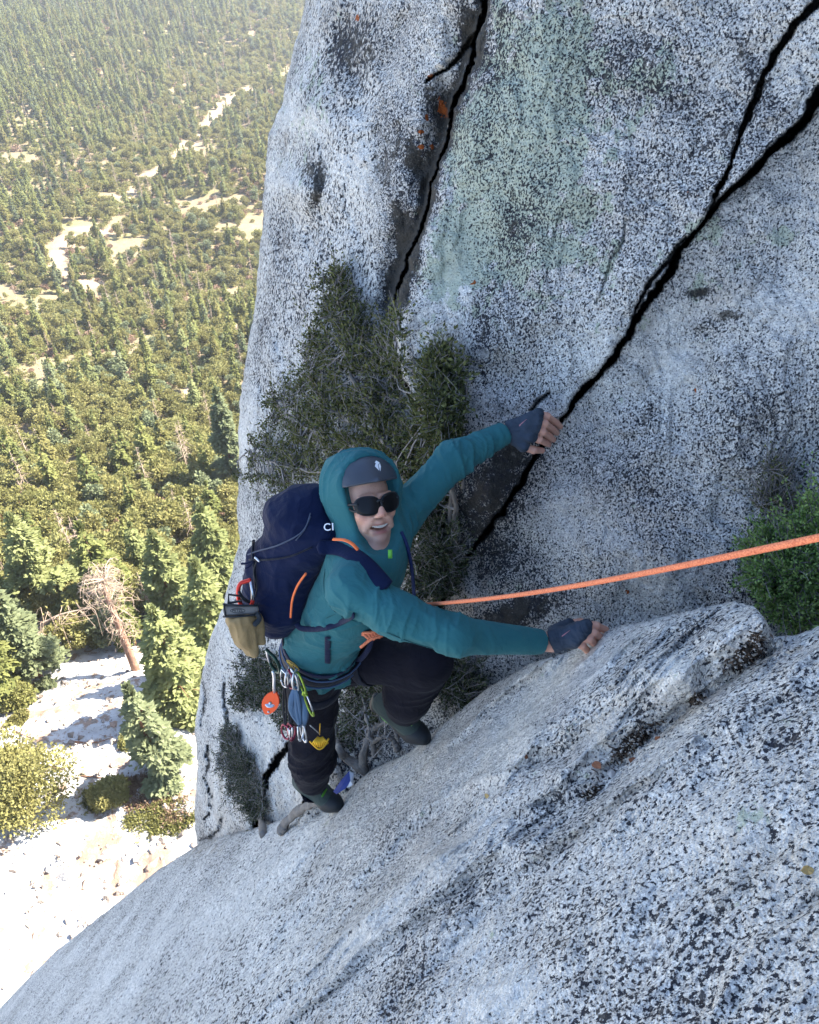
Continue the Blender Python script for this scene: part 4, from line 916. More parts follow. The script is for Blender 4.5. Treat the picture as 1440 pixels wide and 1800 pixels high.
# helmet
s = Sdf(); s.ell(HL(0, -.012, .060), (.105, .123, .094), RH, .01); s.rc(HL(-.075, .068, .062), HL(0, .112, .070), .006, .006, .012); s.rc(HL(.075, .068, .062), HL(0, .112, .070), .006, .006, .012)
s.cut(HL(0, 0, .058) , -uh - fh * -.12, .2)
v, q = s.mesh(.003); me = mesh_np('helmet', v, q, simple('matt_grey_helmet', (.040, .048, .062), .45, spec=.4, var=.1)); hel = obj('helmet', me, person, label='dark grey climbing helmet worn under the hood')
mb = MB()
lg = lambda x, z: HL(x, -.012 + .123 * math.sqrt(max(0, 1 - (x / .105) ** 2 - ((z - .06) / .094) ** 2)) + .0022, z)
for pl in ([(.012, .113), (.020, .1205), (.0235, .117), (.0185, .101)], [(.018, .1225), (.026, .127), (.033, .121), (.0255, .116)], [(.0245, .1135), (.0325, .1185), (.030, .110), (.0215, .0985)]):
    v4 = np.array([lg(a - .006, z) for a, z in pl]); mb.add(np.concatenate([v4, v4 - fh * .002]), [(0, 1, 2, 3), (7, 6, 5, 4), (0, 4, 5, 1), (1, 5, 6, 2), (2, 6, 7, 3), (3, 7, 4, 0)])
mb.build('helmet_logo', simple('white_print', (.8, .8, .8), .5), hel, False)
# shirt with hood
s = Sdf()
s.ell(HL(0, -.024, .058), (.113, .134, .108), RH, .02)
s.rc(HL(0, -.03, .0), J['neck'] + UP * -.02, .100, .098, .04)
s.rc(HL(0, .035, -.115), J['ch1'] + BACK * .06, .050, .06, .04)
s.rc(J['neck'], J['ch1'], .080, .108, .04); s.rc(J['ch1'], J['ch2'], .108, .110, .04); s.rc(J['ch2'], J['wst'], .110, .113, .04); s.rc(J['rhip'], J['lhip'], .110, .104, .05); s.rc(J['wst'], (J['rhip'] + J['lhip']) / 2, .114, .112, .03)
s.rc(J['rsh'], J['lsh'], .066, .062, .04); s.chain([J['rsh'], P(700, 1081, 2.23), J['rel'], J['rwr']], [.069, .059, .0525, .0355], .03); s.chain([J['lsh'], J['lel'], J['lwr']], [.062, .052, .036], .03)
s.cut(P(952, 1128, 2.35), J['rwr'] - J['rel'], .06); s.cut(P(888, 760, 2.575), J['lwr'] - J['lel'], .055)
s.cut((J['rhip'] + J['lhip']) / 2 - np.array([0, 0, .055]), (0, -.25, -1), .26)
# face opening
s.rc(HL(0, .125, .066), HL(0, .125, -.040), .108, .095, .012, 'sub'); s.rc(HL(0, .125, -.04), HL(0, .150, -.082), .090, .052, .010, 'sub')
v, q = s.mesh(.0045); v = relax(v, q, 2, .5); n = vnormals(v, q)
v = folds(v, n, [(J['rsh'], J['rel'], .1, 22, 9, .0075), (J['rel'], J['rwr'], .08, 18, 12, .003), (J['lsh'], J['lel'], .1, 34, 10, .0075), (J['lel'], J['lwr'], .08, 50, 9, .0055),
                 (J['ch1'], J['wst'], .2, 14, 12, .010), (J['wst'], J['rhip'], .2, 20, 24, .011), (HL(.0, -.02, .17), HL(0, 0, -.12), .16, 5, 30, .008)])
HOOD = obj('hooded_top', mesh_np('hooded_top', v, q, M_TEAL), person, label='teal hooded long sleeve top')
# gloves without fingers
for nm, H, c0, nn, wr, wn, lab in (('crack_glove', LH, (946, 750, 2.55), P(985, 765, 2.60) - P(905, 757, 2.60), (893, 757, 2.58), P(895, 757, 2.58) - P(930, 750, 2.55), 'scuffed blue black crack glove on the upper hand'),
                                   ('crack_glove', RHD, (1031, 1108, 2.34), P(1040, 1108, 2.35) - P(972, 1125, 2.35), (969, 1127, 2.355), P(962, 1129, 2.36) - P(1010, 1115, 2.34), 'scuffed blue black crack glove on the lower hand')):
    s = Sdf()
    for pl, rd in H[:4]: s.rc(P(*pl[0]), P(*pl[1]), rd[0] + .0045, rd[1] + .0032, .014); s.rc(P(*pl[1]), P(*pl[1]) + nrm(P(*pl[2]) - P(*pl[1])) * .004, rd[1] + .003, rd[1] + .002, .006)
    s.rc(P(*H[4][0][0]), P(*H[4][0][1]), .0205, .0185, .012); s.rc(P(*wr), P(*H[1][0][0]), .030, .024, .02)
    s.cut(P(*wr), wn, .05)
    v, q = s.mesh(.003); n = vnormals(v, q); v = v + n * (.0016 * fbm(v, 70, 2) + .0022 * (1 - np.abs(noise3(v * [1, 1, 2.5], 55, 3))) ** 5)[:, None]
    g = obj(nm, mesh_np(nm, v, q, M_GLV), person, label=lab)
    mb = MB(); a_ = [P(*H[1][0][0]), (P(*H[1][0][0]) + P(*H[1][0][1])) / 2, P(*H[1][0][1])]
    path = spline([a_[0] + UP * -.014 + BACK * .019, a_[0] * .6 + a_[1] * .4 + BACK * .0215 + UP * .004, a_[1] + UP * .016 + BACK * .0185], 9)
    mb.tube(path, [.0005, .001, .0018, .0026, .003, .0026, .0018, .001, .0005], 6); mb.build('red_mark', simple('faded_red_print', (.36, .16, .17), .8), g)
# trousers
s = Sdf()
s.rc(J['rhip'], J['lhip'], .105, .105, .05); s.chain([J['rhip'], P(552, 1245, 2.94), J['rkn'], P(549, 1335, 3.14), J['rank']], [.100, .080, .074, .080, .058], .035)
s.chain([J['lhip'], J['lkn'], P(716, 1222, 2.86), J['lank']], [.100, .078, .080, .062], .035)
s.cut(J['rank'] * .84 + J['rkn'] * .16, J['rank'] - P(549, 1335, 3.14), .1); s.cut(J['lank'] * .88 + J['lkn'] * .12, J['lank'] - P(716, 1222, 2.86), .1)
v, q = s.mesh(.005); v = relax(v, q, 2, .5); n = vnormals(v, q)
v = folds(v, n, [(J['rhip'], J['rkn'], .13, 12, 12, .010), (J['rkn'], J['rank'], .12, 19, 9, .010), (J['lhip'], J['lkn'], .13, 8, 16, .008), (J['lkn'], J['lank'], .12, 16, 10, .010)])
obj('trousers', mesh_np('trousers', v, q, M_CHAR), person, label='loose charcoal climbing trousers')
# shoes
def shoe(heel, toe, ank, lab):
    heel, toe, ank = P(*heel), P(*toe), np.asarray(ank); a = toe - heel; L = np.linalg.norm(a); a /= L; up = ank - heel; up = nrm(up - a * up.dot(a)); w = np.cross(a, up)
    e = bpy.data.objects.new('climbing_shoe', None); COL.objects.link(e); e.parent = person; e.matrix_parent_inverse = person.matrix_basis.inverted(); e['label'] = lab
    q_ = lambda x, y, z: heel + a * x * L + up * y + w * z
    s = Sdf(); s.chain([q_(.10, .045, 0), q_(.45, .045, 0), q_(.75, .032, .004), q_(.97, .022, 0)], [.032, .036, .035, .022], .03); s.chain([q_(.16, .05, 0), ank + (ank - heel) * .10], [.036, .037], .03); s.rc(q_(.3, .06, 0), q_(.6, .045, 0), .036, .034, .03)
    v, q = s.mesh(.004); obj('upper', mesh_np('upper', relax(v, q, 1), q, M_SHOE), e)
    s = Sdf(); s.chain([q_(.03, .012, 0), q_(.30, .010, -.004), q_(.55, .010, 0)], [.030, .024, .034], .03); s.chain([q_(.55, .010, 0), q_(.80, .014, .004), q_(1.02, .014, 0)], [.035, .040, .026], .03); s.ell(q_(.92, .024, 0), (.036, .028, .032), np.stack([a, up, w]), .02)
    s.rc(q_(.0, .012, 0), q_(.0, .06, 0), .026, .018, .02)
    v, q = s.mesh(.004); obj('rubber_sole', mesh_np('rubber_sole', relax(v, q, 1), q, M_RUB), e)
    mb = MB()
    for k in range(5):
        x = .42 + k * .09; mb.tube(spline([q_(x, .062 - k * .005, -.036), q_(x + .02, .099 - k * .0085, 0), q_(x, .062 - k * .005, .036)], 9), .0026, 5); mb.tube(spline([q_(x, .062 - k * .005, .036), q_(x + .05, .097 - k * .0085, 0), q_(x + .08, .058 - k * .005, -.036)], 9), .0026, 5)
    mb.build('laces', M_RUB, e); mb = MB(); mb.tube(spline([q_(.70, .048, -.037), q_(.78, .072, -.014), q_(.80, .073, .012), q_(.72, .048, .037)], 10), .0055, 6, flat=.6)
    for sw in (-1, 1): mb.tube(spline([q_(.06, .050, .030 * sw), q_(.3, .038, .043 * sw), q_(.55, .040, .042 * sw), q_(.72, .040, .040 * sw)], 10), .0036, 5); mb.build('green_trim', M_LIMEF, e)
shoe((530, 1376, 3.42), (594, 1417, 3.30), P(549, 1378, 3.28), 'right climbing shoe smearing on the slab, lower in the picture')
shoe((664, 1241, 3.09), (744, 1299, 2.99), P(708, 1250, 2.96), 'left climbing shoe smearing on the slab under the raised knee')
# ------------------------------------------------------------------ worn pack and harness
def sval(sd, p):
    p = np.atleast_2d(p); D = np.full(len(p), .5)
    for fn, l, u, k, mode in sd.ops:
        if mode == 'add': d = fn(p); t = np.clip(.5 + .5 * (d - D) / k, 0, 1); D = d * (1 - t) + D * t - k * t * (1 - t)
    return D
SHIRT = Sdf()
SHIRT.rc(J['neck'], J['ch1'], .080, .108, .04); SHIRT.rc(J['ch1'], J['ch2'], .108, .110, .04); SHIRT.rc(J['ch2'], J['wst'], .110, .113, .04); SHIRT.rc(J['rhip'], J['lhip'], .110, .104, .05); SHIRT.rc(J['wst'], (J['rhip'] + J['lhip']) / 2, .114, .112, .03)
SHIRT.rc(J['rsh'], J['lsh'], .066, .062, .04); SHIRT.chain([J['rsh'], P(700, 1081, 2.23), J['rel']], [.070, .060, .0535], .03)
def ring(c, ax, off=.004, n=48, sd=SHIRT, up0=UP):
    c = np.asarray(c); ax = nrm(ax); e1 = nrm(np.cross(ax, RIGHT)); e2 = np.cross(ax, e1); out = []
    rr = np.linspace(.02, .24, 111)
    for th in np.linspace(0, 2 * np.pi, n, endpoint=False):
        d = e1 * math.cos(th) + e2 * math.sin(th); v = sval(sd, c + rr[:, None] * d); k = np.argmax(v > 0); out.append(c + d * (rr[k] + off))
    return np.array(out)
def surf(px, py, d0, d1, off=.004, sd=SHIRT):
    """first point of the cloth seen through a pixel, lifted a little"""
    dd = np.linspace(d0, d1, 400); p = P(np.full(400, px), np.full(400, py), dd); k = np.argmax(sval(sd, p) < off); return p[k]
TORSO = nrm(J['ch1'] - (J['rhip'] + J['lhip']) / 2)
har = empty('climbing_harness', P(566, 1145, 2.76), 'navy climbing harness buckled round the waist over the teal top', 'harness')
BC = P(568, 1142, 2.75)
rg = ring(BC, TORSO, .006); mb = MB(); mb.tube(rg, .0065, 10, flat=4.2, closed=True, up=TORSO); mb.build('waist_belt', M_NAVY2, har)
for o_, nm in ((.023, 'belt_piping'), (-.025, 'belt_piping')):
    mb = MB(); mb.tube(rg + (rg - BC) * .045 + TORSO * o_, .0028, 6, closed=True, up=TORSO); mb.build(nm, simple('blue_piping', (.06, .10, .19), .6), har)
rg2 = ring(BC + TORSO * .055, TORSO, .004); mb = MB(); mb.tube(rg2, .0022, 8, flat=6.0, closed=True, up=TORSO); mb.build('pack_hip_strap', M_WEB, har)
TRO = Sdf(); TRO.chain([J['rhip'], P(552, 1245, 2.94), J['rkn']], [.100, .080, .074], .035); TRL = Sdf(); TRL.chain([J['lhip'], J['lkn']], [.100, .078], .03)
for sd, c_, ax in ((TRO, J['rhip'] * .72 + J['rkn'] * .28, J['rkn'] - J['rhip']), (TRL, J['lhip'] * .70 + J['lkn'] * .30, J['lkn'] - J['lhip'])):
    g = ring(c_, ax, .003, 36, sd); mb = MB(); mb.tube(g, .0055, 8, flat=3.8, closed=True, up=nrm(ax)); mb.build('leg_loop', M_NAVY2, har)
BOTH = Sdf(); BOTH.ops = SHIRT.ops[:5] + TRL.ops
KD = pix(surf(655, 1115, 2.1, 3.0, .012, BOTH))[2]; TI = P(655, 1124, KD + .01)
mb = MB(); mb.tube(spline([P(640, 1105, 2.60), P(652, 1118, 2.585), P(648, 1140, 2.61), P(632, 1160, 2.68), P(622, 1150, 2.72)], 14), .009, 8, flat=.35, up=BACK); mb.build('belay_loop', M_WEB, har)
st = [surf(576, y_, 2.2, 3.0, .006) for y_ in (1120, 1128, 1136, 1145, 1155, 1166)]
mb = MB(); mb.tube(spline(st, 16), .009, 8, flat=.16, up=BACK); mb.build('webbing_strap', M_WEB, har)
def text(body, loc, xd, yd, size, mat, parent, name='lettering', bold=0.0, ext=.0006):
    cu = bpy.data.curves.new(name, 'FONT'); cu.body = body; cu.size = size; cu.extrude = ext; cu.offset = bold; cu.space_character = 1.12; cu.align_x = 'CENTER'; cu.align_y = 'CENTER'; cu.materials.append(mat)
    o = bpy.data.objects.new(name, cu); COL.objects.link(o); xd, yd = nrm(xd), np.asarray(yd, float); yd = nrm(yd - xd * xd.dot(yd)); zd = np.cross(xd, yd)
    M = Matrix([[xd[0], yd[0], zd[0], loc[0]], [xd[1], yd[1], zd[1], loc[1]], [xd[2], yd[2], zd[2], loc[2]], [0, 0, 0, 1]])
    dg = bpy.context.evaluated_depsgraph_get(); me = bpy.data.meshes.new_from_object(o.evaluated_get(dg)); bpy.data.objects.remove(o); me.materials.clear(); me.materials.append(mat); o = bpy.data.objects.new(name, me); COL.objects.link(o)
    o.parent = parent; o.matrix_parent_inverse = parent.matrix_basis.inverted(); o.matrix_basis = M; return o
M_YELP = simple('yellow_print', (.55, .36, .06), .5)
tp = P(515, 1166, 2.595); q1, q2, q3 = surf(503, 1160, 2.2, 3, .016), surf(527, 1178, 2.2, 3, .016), surf(515, 1156, 2.2, 3, .016)
xd = nrm(q2 - q1); tc = (q1 + q2) / 2 + BACK * .004; nrm_ = nrm(np.cross(xd, q3 - tc)); nrm_ = nrm_ if nrm_.dot(BACK) > 0 else -nrm_; yd = np.cross(nrm_, xd)
th = np.linspace(0, 2 * np.pi, 30, endpoint=False); mb = MB(); mb.tube(tc + .027 * np.cos(th)[:, None] * xd + .0105 * np.sin(th)[:, None] * yd, .0011, 5, closed=True); lb = mb.build('oval_badge', M_YELP, har)
text('MISTY', tc + nrm_ * .001, xd, yd, .0155, M_YELP, har, bold=.0004)
# hood cord tag and shoulder straps
mb = MB(); tg = surf(686, 968, 1.9, 2.6, .006); mb.box(P(686, 974, 2.27), RIGHT * .006, UP * .012, BACK * .0015); mb.build('green_collar_tab', M_LIMEF, person)

M_SEAM = simple('dark_teal_seam', (.010, .065, .075), .8)
for sp2 in ([(572, 1000), (569, 1022), (572, 1046), (582, 1068), (592, 1078)], [(592, 1078), (570, 1088), (545, 1094)], [(600, 1084), (660, 1104), (720, 1128), (790, 1148)]):
    ps = np.array([surf(x, y, 1.9, 3.0, .0022) for x, y in spline([(*a,) for a in sp2], 26)]); ps[1:-1] = (ps[:-2] + ps[1:-1] + ps[2:]) / 3; mb = MB(); mb.tube(ps, .0014, 5); o_s = mb.build('seam', M_SEAM, person)
pack = empty('backpack', P(480, 1100, 2.62), 'dark navy climbing backpack with orange trim worn on the back', 'backpack')
s = Sdf(); s.rc(P(533, 930, 2.47), P(486, 1045, 2.60), .108, .098, .05); s.ell(P(540, 905, 2.46), (.085, .10, .075), k=.05); s.rc(P(474, 985, 2.54), P(463, 1055, 2.60), .070, .060, .03); s.rc(P(492, 1062, 2.60), P(487, 1085, 2.64), .088, .070, .04)
s.rc(P(548, 890, 2.44), P(500, 905, 2.47), .062, .060, .03); s.rc(P(545, 960, 2.44), P(570, 945, 2.40), .060, .045, .04)
PACK = Sdf(); PACK.ops = list(s.ops)
v, q = s.mesh(.005); n = vnormals(v, q); v = v + n * (.006 * (1 - np.abs(noise3(v, 13, 4))) ** 2 + .0035 * (1 - np.abs(noise3(v * [1, 1, 2.2], 26, 8))) ** 3 - .003)[:, None]; v = relax(v, q, 1, .4)
hf = (v - P(480, 1100, 2.62)) @ TORSO
obj('pack_body', mesh_np('pack_body', v, q, M_NAVY), pack)
def onpack(pts, off=.004, n=24, d0=2.1, d1=3.0):
    pp = spline(pts, n); return np.array([surf(a, b_, d0, d1, off, PACK) for a, b_ in pp])
def cord(nm, pts, r, mat, par, n=24, off=.004, **k): mb = MB(); mb.tube(onpack(pts, off, n), r, 6, **k); return mb.build(nm, mat, par)
M_PIPE = simple('grey_blue_piping', (.05, .065, .10), .6)
cord('lid_seam', [(436, 975), (455, 968), (490, 958), (530, 936), (546, 908)], .0022, M_PIPE, pack, off=.007)
cord('zip', [(438, 984), (470, 984), (510, 978), (548, 962)], .0028, M_NAVY2, pack, off=.006)
cord('side_seam', [(546, 902), (536, 930), (520, 950)], .0018, M_PIPE, pack, off=.006)
cord('compression_strap', [(446, 950), (444, 975), (447, 1000), (450, 1035)], .0045, M_NAVY2, pack, flat=.6, off=.006)
cord('zip_pull', [(448, 980), (452, 983), (456, 987)], .0035, M_SILV, pack, n=5, off=.010)
cord('drawcord', [(452, 985), (446, 1005), (452, 1030), (449, 1048)], .0022, M_RUB, pack, off=.011)
for pts_ in ([(444, 986), (435, 990), (424, 991)], [(446, 988), (438, 996), (431, 999)]):
    mb = MB(); mb.tube(spline([P(x, y, 2.47) for x, y in pts_], 8), .0035, 6); mb.build('strap_end', M_WEB, pack)
mb = MB(); mb.tube(spline([P(538, 1008, 2.30), P(523, 1030, 2.33), P(514, 1055, 2.38), P(511, 1085, 2.44)], 18), .0035, 6); mb.build('orange_piping', M_ORA, pack)
mb = MB(); mb.tube(spline([P(586, 948, 2.235), P(604, 949, 2.21), P(618, 955, 2.20), P(629, 966, 2.20)], 14), .0055, 6, flat=.6); mb.build('orange_strap_edge', M_ORA, pack)
# shoulder strap over the near shoulder
sp_ = [surf(x, y, 1.8, 2.8, .006) for x, y in ((585, 962), (605, 966), (625, 976), (645, 992), (662, 1010), (678, 1030))]
sp_ = [P(562, 962, 2.33)] + sp_; sp_ = [sp_[0]] + [(sp_[i - 1] + 2 * sp_[i] + sp_[i + 1]) / 4 for i in range(1, len(sp_) - 1)] + [sp_[-1]]
mb = MB(); mb.tube(spline(sp_, 22), .024, 12, flat=.26, up=BACK * .8 + UP * .55); mb.build('shoulder_strap', M_NAVY, pack)
mb = MB(); mb.tube(spline([P(522, 1096, 2.5), P(528, 1104, 2.50)] + [surf(x, y, 2, 3, .008) for x, y in ((550, 1106), (575, 1103), (600, 1094), (622, 1082))], 18), .003, 8, flat=3, up=UP); mb.build('hip_wing', M_WEB, pack)
mb = MB(); mb.tube(spline([P(706, 935, 2.36), P(716, 960, 2.37), P(724, 1000, 2.40), P(728, 1060, 2.46), P(722, 1110, 2.55)], 20), .0055, 8); mb.build('blue_tether', simple('royal_blue_webbing', (.007, .018, .075), .7), pack)
# logo on the lid
lc = surf(578, 928, 1.9, 2.8, .006, PACK); text('CI', P(578, 927, pix(lc)[2] - .012), RIGHT * 1 + UP * .06, UP, .030, simple('white_print_pack', (.75, .76, .78), .6), pack, bold=.0004)
# hook with the gloves
def carab(nm, top, down, side, L, W, r, mat, par=None, gate=M_SILV, lab=None, cat='carabiner', group=None):
    """D-shaped carabiner hanging from 'top' along 'down'"""
    down, side = nrm(down), np.asarray(side, float); side = nrm(side - down * down.dot(side)); top = np.asarray(top, float)
    f = [(0, -.45), (.05, -.05), (.10, .28), (.30, .50), (.62, .55), (.86, .42), (1.0, .05), (.93, -.30), (.74, -.46)]
    c = [top + down * L * a + side * W * b_ for a, b_ in f]; g = [top + down * L * a + side * W * b_ for a, b_ in ((.74, -.46), (.4, -.5), (.04, -.42))]
    if par is None: e = empty('carabiner', top, lab, cat, group)
    else: e = bpy.data.objects.new(nm, None); COL.objects.link(e); e.parent = par; e.matrix_parent_inverse = par.matrix_basis.inverted()
    mb = MB(); mb.tube(spline(c, 30), r, 7); mb.build('frame', mat, e); mb = MB(); mb.tube(g, r * .75, 6); mb.build('gate', gate, e); return e
cr = carab('carabiner', P(430, 1020, 2.46), P(436, 1065, 2.47) - P(432, 1020, 2.46), RIGHT * -1, .085, .042, .0065, M_RED, lab='red wide carabiner on the backpack holding a pair of tan gloves')
gl = empty('glove_pair', P(432, 1065, 2.47), 'pair of tan leather belay gloves with black edged grey cuffs clipped to the backpack', 'gloves')
s = Sdf(); s.rc(P(424, 1088, 2.46), P(432, 1118, 2.49), .042, .036, .02); s.rc(P(415, 1092, 2.46), P(424, 1130, 2.50), .026, .014, .012); s.rc(P(428, 1115, 2.48), P(436, 1146, 2.52), .022, .012, .010); s.rc(P(438, 1110, 2.48), P(447, 1148, 2.51), .022, .013, .009); s.rc(P(450, 1095, 2.49), P(460, 1128, 2.52), .018, .012, .010)
s.rc(P(448, 1085, 2.48), P(452, 1108, 2.50), .020, .018, .015)
s.cut(P(427, 1076, 2.46), P(424, 1060, 2.45) - P(430, 1100, 2.47), .09)
v, q = s.mesh(.0035); n = vnormals(v, q); v = v + n * (.006 * ((1 - np.abs(noise3(v * [2.2, 1, .7], 26, 3))) ** 2 - .5))[:, None]; obj('leather', mesh_np('leather', relax(v, q, 1), q, M_LEATH), gl)
def band(nm, p0, p1, hw, th_, mat, par, up=UP, bul=.012):
    p0, p1 = np.asarray(p0), np.asarray(p1); t_ = np.linspace(0, 1, 10)[:, None]; c = p0 * (1 - t_) + p1 * t_ + BACK * (bul * 4 * t_ * (1 - t_)); mb = MB(); mb.tube(c, hw, 12, flat=th_, up=BACK); return mb.build(nm, mat, par)
cf = band('cuff', P(395, 1073, 2.435), P(452, 1071, 2.455), .0155, .45, M_GREYF, gl)
band('cuff_binding', P(393, 1084, 2.432), P(455, 1080, 2.45), .0030, 1.6, M_RUB, gl, bul=.019); band('cuff_binding', P(393, 1062, 2.432), P(452, 1064, 2.452), .0032, 1.6, M_RUB, gl, bul=.017)
mb = MB(); mb.tube([P(394, 1061, 2.425), P(395, 1073, 2.42), P(397, 1085, 2.425)], .003, 6); mb.build('cuff_binding', M_RUB, gl)
mb = MB(); mb.tube(np.array([P(*a) for a in ((402, 1061, 2.43), (402, 1045, 2.43), (425, 1048, 2.44), (425, 1056, 2.44), (404, 1060, 2.43))]), .0038, 6); mb.build('loop', M_RUB, gl)
mb = MB(); mb.tube(spline([P(452, 1078, 2.44), P(456, 1088, 2.44), P(447, 1099, 2.435)], 8), .008, 8, flat=.5, up=BACK); mb.build('black_patch', M_RUB, gl)
tc = P(418, 1073.5, 2.408); mb = MB(); mb.tube(tc + .0215 * np.cos(th)[:, None] * nrm(RIGHT) + .0062 * np.sin(th)[:, None] * UP, .0010, 5, closed=True); mb.build('oval_badge', M_RUB, gl)
text('PETZL', tc + BACK * .001, RIGHT, UP, .0105, M_RUB, gl, bold=.0003)
mb = MB(); mb.tube(spline([P(420, 1040, 2.46), P(428, 1052, 2.46), P(440, 1058, 2.47), P(446, 1050, 2.47)], 10), .005, 6); mb.build('strap', M_RUB, gl)

# ------------------------------------------------------------------ rack on the harness
DN = np.array([0, 0, -1.0])
def hang(px, py, d): return P(px, py, d)
def draw(name, lab, p, q, biner, sling, sr=.0045, flat=.45, cat='quickdraw', loops=1, side=RIGHT * .5 + BACK * .85, L=.068, bot=None):
    """carabiner + sling + carabiner between two points"""
    p, q = np.asarray(p), np.asarray(q); d = nrm(q - p); T = np.linalg.norm(q - p); e = empty(name, p, lab, cat)
    carab('carabiner', p, d, side, L, .034, .0036, biner, e); carab('carabiner', q - d * L, d, side * -1, L, .034, .0036, bot or biner, e)
    a, c = p + d * (L * .9), q - d * (L * .9); mb = MB(); sd = nrm(np.cross(d, BACK))
    for k in range(loops):
        w = .004 + .007 * k; mb.tube(spline([a, a * .75 + c * .25 + sd * w + BACK * .004 * k, a * .4 + c * .6 + sd * w * 1.4, c], 12), sr, 6, flat=flat, up=BACK); mb.tube(spline([a, a * .7 + c * .3 - sd * w * 1.1 + BACK * .006, a * .3 + c * .7 - sd * w + BACK * .01 * k, c], 12), sr, 6, flat=flat, up=BACK)
    mb.build('sling', sling, e); return e
M_PURP = simple('purple_red_metal', (.22, .03, .06), .35, .7)
M_BLKW = simple('black_webbing', (.012, .013, .018), .75)
draw('alpine_draw', 'silver carabiners on a thin black sling, leftmost on the rack', P(500, 1180, 2.60), P(502, 1298, 2.78), M_SILV, M_BLKW, .004, side=RIGHT * .7 + BACK * .7, bot=M_PURP)
draw('alpine_draw', 'silver carabiner draw with a black sling beside the grey blue sling', P(506, 1178, 2.585), P(515, 1300, 2.77), M_SILV, M_BLKW, .004, side=-RIGHT * .3 + BACK * .9, bot=M_PURP)
draw('alpine_draw', 'purple red carabiner draw in the middle of the rack', P(511, 1182, 2.575), P(510, 1296, 2.75), M_PURP, M_BLKW, .004)
draw('alpine_draw', 'silver carabiners on a doubled thick grey blue sling', P(516, 1180, 2.56), P(536, 1303, 2.73), M_SILV, M_SLG, .0105, .35, loops=3, L=.08)
draw('alpine_draw', 'silver carabiners with grey blue sling hanging closest to the thigh', P(518, 1181, 2.555), P(530, 1300, 2.70), M_SILV, M_SLG, .006, .4, loops=1, side=-RIGHT * .3 + BACK * .9)
draw('quickdraw', 'green carabiner pair hanging on the right of the rack', P(522, 1180, 2.56), P(550, 1258, 2.62), M_GRN, M_GRN, .005, L=.085)
carab('carabiner', P(476, 1148, 2.58), DN + RIGHT * .05, RIGHT * .6 + BACK * .8, .10, .05, .0055, simple('dark_green_metal', (.02, .05, .04), .4, .6), lab='dark green locking carabiner at the back of the harness')
mb = MB(); ex = empty('rope_pulley', P(478, 1205, 2.62), 'orange red almond shaped pulley hanging behind the rack', 'pulley')
pc = P(476, 1235, 2.63); pa = nrm(P(466, 1256, 2.62) - P(484, 1214, 2.60)); pw = nrm(np.cross(pa, BACK)); prof = []
tt_ = np.linspace(0, 2 * np.pi, 36, endpoint=False); ol = .043 * np.cos(tt_)[:, None] * pa + (.0265 * np.sign(np.sin(tt_)) * np.abs(np.sin(tt_)) ** 1.45)[:, None] * pw
for z0, z1 in ((-.009, -.006), (.006, .009)):
    c0 = pc + BACK * z0; c1 = pc + BACK * z1; vv = np.concatenate([c0 + ol, c1 + ol, [c0], [c1]]); i = np.arange(36); j = (i + 1) % 36
    mb.add(vv, np.stack([i, j, j + 36, i + 36], -1), np.concatenate([np.stack([j, i, i * 0 + 72], -1), np.stack([i + 36, j + 36, i * 0 + 73], -1)]))
mb.build('side_plate', simple('orange_red_anodised', (.70, .085, .02), .4, .35), ex, False)
mb = MB(); mb.ball(pc + BACK * .009, (.0055, .0055, .0055)); mb.ball(pc + BACK * .009 + pa * .030 + pw * -.006, (.004, .004, .004)); mb.ball(pc, (.02, .02, .005)); mb.build('rivet', M_SILV, ex)
mb = MB(); mb.tube(spline([pc - pa * .034, P(482, 1206, 2.59), P(482, 1190, 2.57), P(480, 1180, 2.56)], 10), .0052, 8); mb.build('connector', M_SILV, ex)
gd = empty('belay_device', P(562, 1296, 2.86), 'gold anodised slotted belay device hanging in front of the right knee', 'belay device'); mb = MB()
for k in range(9):
    a = (k - 4) * .17; d = nrm(-UP * math.cos(a) + RIGHT * math.sin(a)); p0 = P(563, 1290, 2.80); mb.tube([p0 + d * .012, p0 + d * (.046 - abs(k - 4) * .001)], [.0022, .004], 6)
mb.tube(spline([P(545, 1303, 2.80), P(555, 1313, 2.80), P(562, 1317, 2.80), P(570, 1312, 2.80), P(578, 1298, 2.80)], 14), .0035, 6); mb.tube([P(563, 1272, 2.78), P(562, 1292, 2.80)], .0016, 5); mb.build('slotted_body', M_GOLD, gd)
mb = MB(); mb.tube(spline([P(545, 1275, 2.77), P(553, 1282, 2.78), P(562, 1290, 2.80)], 8), .002, 5); mb.build('wire', M_SILV, gd)
# rope
t = NT('orange_rope'); c = t.coord('Object'); wv = t.n('ShaderNodeTexVoronoi', {'Vector': c, 'Scale': 330.0}).outputs[0]; t.bsdf(t.mix(wv, (.80, .27, .13), (.42, .10, .05)), .8, t.bump(wv, .5, .0015), .2); M_ROPE = t.m
rp = empty('climbing_rope', TI, 'orange climbing rope tied to the harness and running up to the right', 'rope')
A_, B_ = P(745, 1063, 2.33), P(1440, 945, 1.0); dv = B_ - A_; k = 60
pts_ = [A_ + dv * x for x in np.linspace(-.10, 1.22, k)]; pts_ = np.array(pts_); ss_ = np.linspace(-.10, 1.22, k); pts_[:, 2] -= .022 * np.sin(np.clip(ss_, 0, 1) * np.pi)
pre = spline([TI + UP * .01, P(690, 1090, KD - .04), pts_[0]], 12)[:-1]; mb = MB(); mb.tube(np.concatenate([pre, pts_]), .0050, 12); mb.build('line', M_ROPE, rp)
mb = MB(); kx = nrm(P(668, 1108, KD - .012) - P(642, 1122, KD - .012)); ky = np.cross(kx, BACK)
